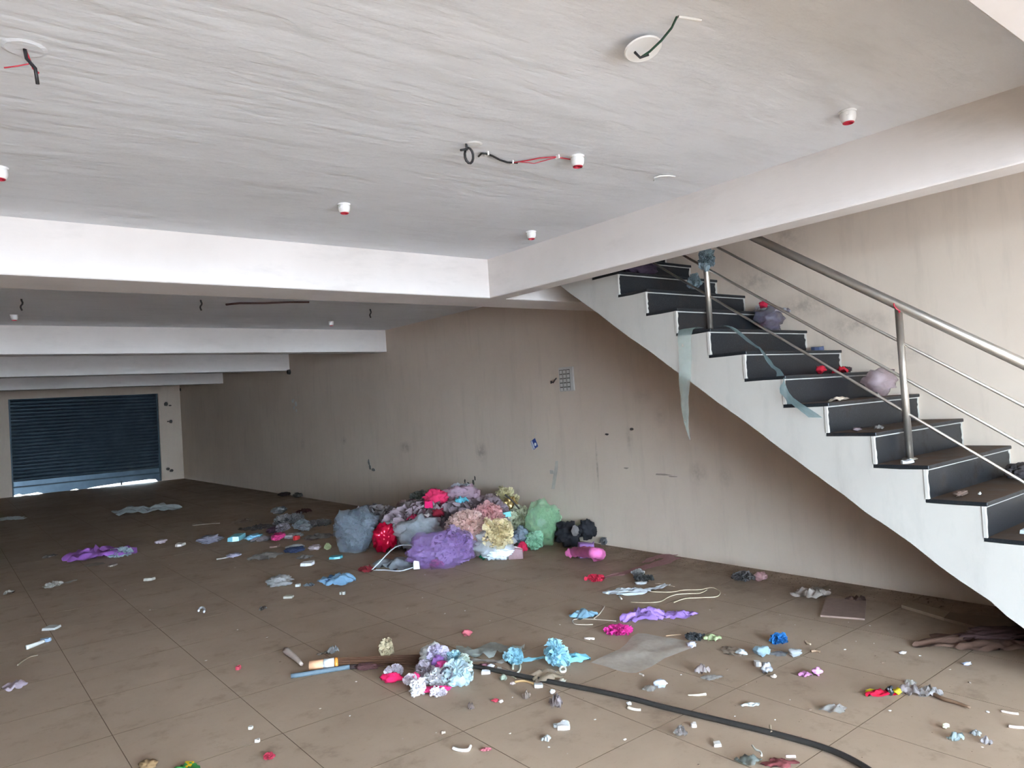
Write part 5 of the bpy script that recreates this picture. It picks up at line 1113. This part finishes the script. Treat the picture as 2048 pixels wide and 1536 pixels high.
put3('step_litter', 'ball', on_step(7, 0.28, 0.1), (0.08, 0.05, 0.02), 'film', (206, 206, 206), 'clear crumpled film on the step above the post', 'plastic')
put3('white_slip', 'chip', on_step(6, 0.09, 0.13), (0.10, 0.05, 0.015), 'paper', (226, 230, 232), 'white paper slip on the step left of the post base', 'paper')
put3('step_crumbs', 'ball', on_step(5, 0.16, 0.16), (0.16, 0.05, 0.03), 'cloth', (96, 76, 66), 'brown crumbs on the step below the post', 'crumbs')
put3('white_bead', 'ball', on_step(5, 0.24, 0.1), (0.018, 0.018, 0.016), 'gloss', (232, 232, 226), 'white bead on the step below the post', 'bead')
put3('dark_debris', 'ball', on_step(5, 0.95, 0.14), (0.35, 0.12, 0.09), 'cloth', (44, 38, 40), 'dark debris at the wall end of the step below the post', 'debris')
put3('white_triangle', 'chip', on_step(4, 0.22, 0.14), (0.11, 0.07, 0.02), 'paper', (214, 222, 226), 'white folded paper on the lowest step in view', 'paper')
put3('dark_purple_pile', 'ball', on_step(14, 0.45, 0.16), (0.40, 0.2, 0.16), 'cloth', (58, 44, 62), 'dark purple cloth pile on the topmost visible step', 'cloth')
put3('blue_net_clump', 'puff', (XP_ - 0.02, 3.10 - 0.02, step_z(11) + 0.42), (0.11, 0.11, 0.2), 'tulle', (98, 150, 166), 'blue net clump knotted round the upper post', 'net')
put3('blue_net_clump', 'puff', (XP_ + 0.12, 3.3, step_z(13)), (0.12, 0.08, 0.12), 'tulle', (98, 150, 166), 'blue net tuft hanging right of the upper post', 'net')
# sheer blue net trailing down over the steps and hanging off the open side
def vstrip(name, P, W, c, label, wav=0.25, seg=5, sub=5, kind='sheer', side=Vector((0, 1, 0))):
    SEED[0] += 1; sd = SEED[0]
    L = smooth_path(P, sub); b0 = L[0].copy(); V = []; F = []; n = len(L)
    for i, q in enumerate(L):
        t = i / (n - 1) * (len(W) - 1); a = int(min(t, len(W) - 2)); w = W[a] + (W[a + 1] - W[a]) * (t - a)
        for j in range(seg + 1):
            f = j / seg - 0.5
            p_ = q - b0 + side * f * w * (1 + wav * nz(i * 0.4, 3, 0, sd))
            p_.x -= 0.012 * abs(nz(j * 0.9, i * 0.2, 2, sd)); p_.y += 0.006 * nz(j, i * 0.5, 4, sd)
            V.append(p_)
    for i in range(n - 1):
        for j in range(seg):
            a = i * (seg + 1) + j; F.append((a, a + 1, a + seg + 2, a + seg + 1))
    o = link(name, mesh(name, V, F, True), fmat(kind, c)); o.location = b0; return tag(o, label, 'net')
xe = XS - 0.012
NETM = (150, 196, 200)
A = lambda q, x: (x, q[1] * x / q[0], 1.46 + (q[2] - 1.46) * x / q[0])
vstrip('hanging_net', [(XS + 0.05, 3.02, step_z(11) + 0.015), A((3.940, 3.073, 1.862), xe), A((3.940, 3.090, 1.669), xe), A((3.940, 3.111, 1.469), xe - 0.004), A((3.940, 3.121, 1.302), xe - 0.006), A((3.940, 3.098, 1.135), xe - 0.004)], [0.12, 0.13, 0.12, 0.08, 0.045, 0.01], (206, 232, 226), 'sheer greenish net strand hanging off the open side of the stairs')
vstrip('trailing_net', [(XS + 0.30, 3.06, step_z(11) + 0.03), (XS + 0.20, step_y(11) - 0.03, step_z(11) + 0.01), (XS + 0.19, step_y(10) + 0.06, step_z(10) + 0.05), (XS + 0.15, step_y(10) - 0.025, step_z(10) + 0.005), (XS + 0.10, step_y(9) + 0.13, step_z(9) + 0.07), (XS + 0.05, step_y(9) + 0.05, step_z(9) + 0.02), (xe, step_y(9) + 0.0, step_z(9) - 0.1), (xe - 0.004, step_y(8) + 0.08, step_z(8) - 0.08)], [0.05, 0.06, 0.05, 0.04, 0.06, 0.08, 0.16, 0.22], (110, 176, 190), 'turquoise net trailing over three steps below the upper post', kind='tulle', side=Vector((0.5, 0.8, 0)))

# ------------------------------------------------------------------ crumbs and dirt
crumb_me = []
for k in range(5):
    V, F = ball_mesh(0.022, 0.015, 0.006, 900 + k, 2, 0.7); me = mesh('crumb', V, F); me.materials.append(fmat('paper', [(206, 196, 184), (190, 174, 158), (176, 158, 144), (222, 218, 212), (136, 114, 98)][k])); crumb_me.append(me)
Rc = random.Random(21)
SP = [(3.453, 4.358, 0), (1.215, 5.796, 0), (1.603, 5.265, 0), (1.686, 4.921, 0), (1.743, 3.721, 0), (2.898, 4.929, 0), (3.547, 5.576, 0), (2.836, 5.650, 0), (2.670, 4.766, 0), (2.645, 4.582, 0), (2.775, 4.423, 0), (2.910, 4.371, 0), (2.884, 4.037, 0), (1.251, 4.757, 0), (4.351, 3.210, 0), (3.291, 3.227, 0), (3.186, 2.367, -2.22e-16), (3.083, 2.185, -2.22e-16), (2.931, 2.707, 0), (2.974, 2.500, 0), (4.003, 2.096, 0), (4.309, 2.163, 0), (4.033, 2.010, 0), (3.852, 1.919, 0), (3.780, 1.847, 0), (4.294, 2.286, 0), (3.906, 2.196, 0), (4.610, 2.880, 0), (5.218, 3.015, 0), (3.247, 1.570, 2.22e-16), (3.027, 1.821, 0), (2.749, 2.020, 0), (2.514, 2.217, 2.22e-16), (2.293, 1.869, 0), (1.995, 2.304, 0), (1.979, 2.401, 0), (1.716, 2.872, 2.22e-16), (1.579, 2.931, 0), (1.521, 3.336, 2.22e-16), (1.942, 2.620, 0), (2.197, 2.924, 0), (1.568, 4.373, 0), (1.639, 4.280, 0), (1.452, 3.528, 0), (3.839, 2.075, 0), (3.997, 1.754, 0), (3.788, 1.444, 0), (3.502, 1.275, 0), (3.158, 1.178, 0), (3.896, 1.572, 0), (3.992, 3.073, 0), (3.940, 2.843, 0), (3.131, 3.606, 0), (3.395, 4.005, 0), (3.332, 4.512, 0), (3.645, 4.853, 0), (3.620, 5.171, 0), (3.318, 5.577, 0), (3.026, 5.676, 0), (1.454, 6.663, -2.22e-16), (1.288, 7.393, 0), (0.9072, 6.669, 0), (1.287, 6.415, 0), (2.008, 7.345, 0), (2.285, 7.481, 0), (1.865, 8.251, 0), (2.144, 11.383, 0), (2.395, 11.119, 0), (2.331, 8.873, 0), (4.176, 2.672, 0), (4.411, 2.929, 0), (4.055, 2.497, 0), (4.896, 2.724, 0), (2.248, 2.218, 0), (2.298, 2.448, -2.22e-16), (3.065, 1.941, 0), (2.836, 1.876, 2.22e-16)]
for q in SP:
    o = link('litter_crumb', Rc.choice(crumb_me), None); o.location = (q[0], q[1], 0.0); o.rotation_euler = (0, 0, Rc.uniform(0, 6.28)); s = Rc.uniform(0.35, 0.95); o.scale = (s, s, s)
    tag(o, 'tiny pale crumb of litter lying loose on the floor tiles', 'crumb', 'tiny litter crumbs on the floor')
dm = MB(); Rd = random.Random(5)
for i in range(2400):
    if i < 1800:
        y = Rd.uniform(1.2, 9.0); x = XW - abs(Rd.gauss(0, 0.16)) - 0.012
    else:
        y = Rd.uniform(1.0, 6.0); x = Rd.uniform(2.4, 5.0)
    s = Rd.uniform(0.002, 0.007) * (1 if i < 1800 else 0.5); a = Rd.uniform(0, 6.28)
    if x > XW - 0.014: x = XW - 0.014
    dm.add([(x + s * math.cos(a), y + s * math.sin(a), 0.0005), (x + s * math.cos(a + 2.1), y + s * math.sin(a + 2.1), 0.0005), (x + s * math.cos(a + 4.2), y + s * math.sin(a + 4.2), 0.0005), (x, y, s * 0.7)], [(0, 1, 3), (1, 2, 3), (2, 0, 3)])
o = dm.build('floor_dirt', fmat('cloth', (112, 90, 70))); tag(o, 'brown dirt grains gathered along the wall foot and over the floor', 'dirt', kind='stuff')

# ------------------------------------------------------------------ pieces that belong to a larger thing become its parts
def adopt(child, parent, part):
    c_, p_ = BYLABEL[child], BYLABEL[parent]
    mp = Matrix.Translation(p_.location) @ p_.rotation_euler.to_matrix().to_4x4()
    mc = Matrix.Translation(c_.location) @ c_.rotation_euler.to_matrix().to_4x4()
    r_ = mp.inverted() @ mc
    c_.parent = p_; c_.location = r_.to_translation(); c_.rotation_euler = r_.to_euler()
    c_.name = part
    for k in ('label', 'category', 'group'):
        if k in c_: del c_[k]
for a_ in (
    ('white piped hem rising over the clear flat bag', 'flat clear plastic bag with white hem in front of the heap', 'hem'),
    ('white piped hem along the floor edge of the clear flat bag', 'flat clear plastic bag with white hem in front of the heap', 'hem'),
    ('cord sticking up right of the blue mask', 'pale blue folded face mask with a cord', 'cord'),
    ('long cream cord looping below the blue mask', 'pale blue folded face mask with a cord', 'cord'),
    ('dark brown rim of the insole', 'brown edged insole lying left of the light blue crumple', 'rim'),
    ('white rim curling over the greenish plastic', 'greenish clear plastic near the bottom edge', 'rim'),
    ('yellow pointed tip of the red snack packet', 'red snack packet with yellow tip on the right floor', 'tip'),
    ('dark fold between the red and yellow packet parts', 'red snack packet with yellow tip on the right floor', 'dark_fold'),
    ('yellow folded end of the red snack packet', 'red snack packet with yellow tip on the right floor', 'folded_end'),
    ('stem of the dry cream sprig', 'dry cream flower sprig standing behind the broom bristles', 'stem'),
    ('clear strap trailing from the white oval cup', 'white plastic oval cup behind the broom handle', 'strap'),
    ('pointed blue tail hanging off the taller blue knot', 'taller blue ribbon knot in the middle of the blue trail', 'tail'),
    ('folded back end of the red net ribbon by the wall', 'long sheer red net ribbon trailing from the wall', 'folded_end'),
    ('white curved strip lying on the navy cloth', 'navy cloth slipper shape with a white edge', 'white_edge'),
    ('round white cap sitting on the bright white block', 'bright white plastic block alone in the foreground', 'cap'),
    ('grey clip at the left of the bright white block', 'bright white plastic block alone in the foreground', 'clip'),
    ('purple sleeve stretching right from the purple garment', 'purple garment body lying right of the blue mask', 'sleeve'),
    ('white boning strip at the hem of the purple garment', 'purple garment body lying right of the blue mask', 'boning'),
    ('dark blue fold inside the blue and white cloth', 'folded blue and white cloth on the floor before the heap', 'dark_fold'),
    ('notched white strap end beside the string loops', 'white folded straps below the red net ribbon', 'strap_end'),
    ('lower loop of the white straps', 'white folded straps below the red net ribbon', 'strap_loop'),
    ('narrow trailing end of a tan net strip on the left floor', 'wide end of a tan net strip on the left floor', 'tail'),
    ('red knot on top of the purple plastic bag', 'dark purple clear plastic bag on an upper step against the wall', 'knot'),
    ('white glossy label across the purple plastic bag', 'dark purple clear plastic bag on an upper step against the wall', 'printed_label'),
    ('pink plastic wrapper, the raised right half', 'pink plastic wrapper, the flat left half', 'raised_half'),
    ('pale stem of the leaf shaped tag', 'pale green leaf shaped tag at the black hose', 'stem'),
    ('white end of the red crumpled bit', 'red crumpled bit below the start of the black hose', 'white_end'),
    ('yellow corner of wrapper lying on the green packet', 'green snack packet cut by the bottom edge on the left', 'yellow_corner'),
): adopt(*a_)
BYLABEL['pink plastic wrapper, the flat left half']['label'] = 'shiny pink plastic wrapper on the right floor'
BYLABEL['wide end of a tan net strip on the left floor']['label'] = 'tan net strip with a trailing tail on the left floor'
BYLABEL['purple garment body lying right of the blue mask']['label'] = 'purple garment with one sleeve lying right of the blue mask'
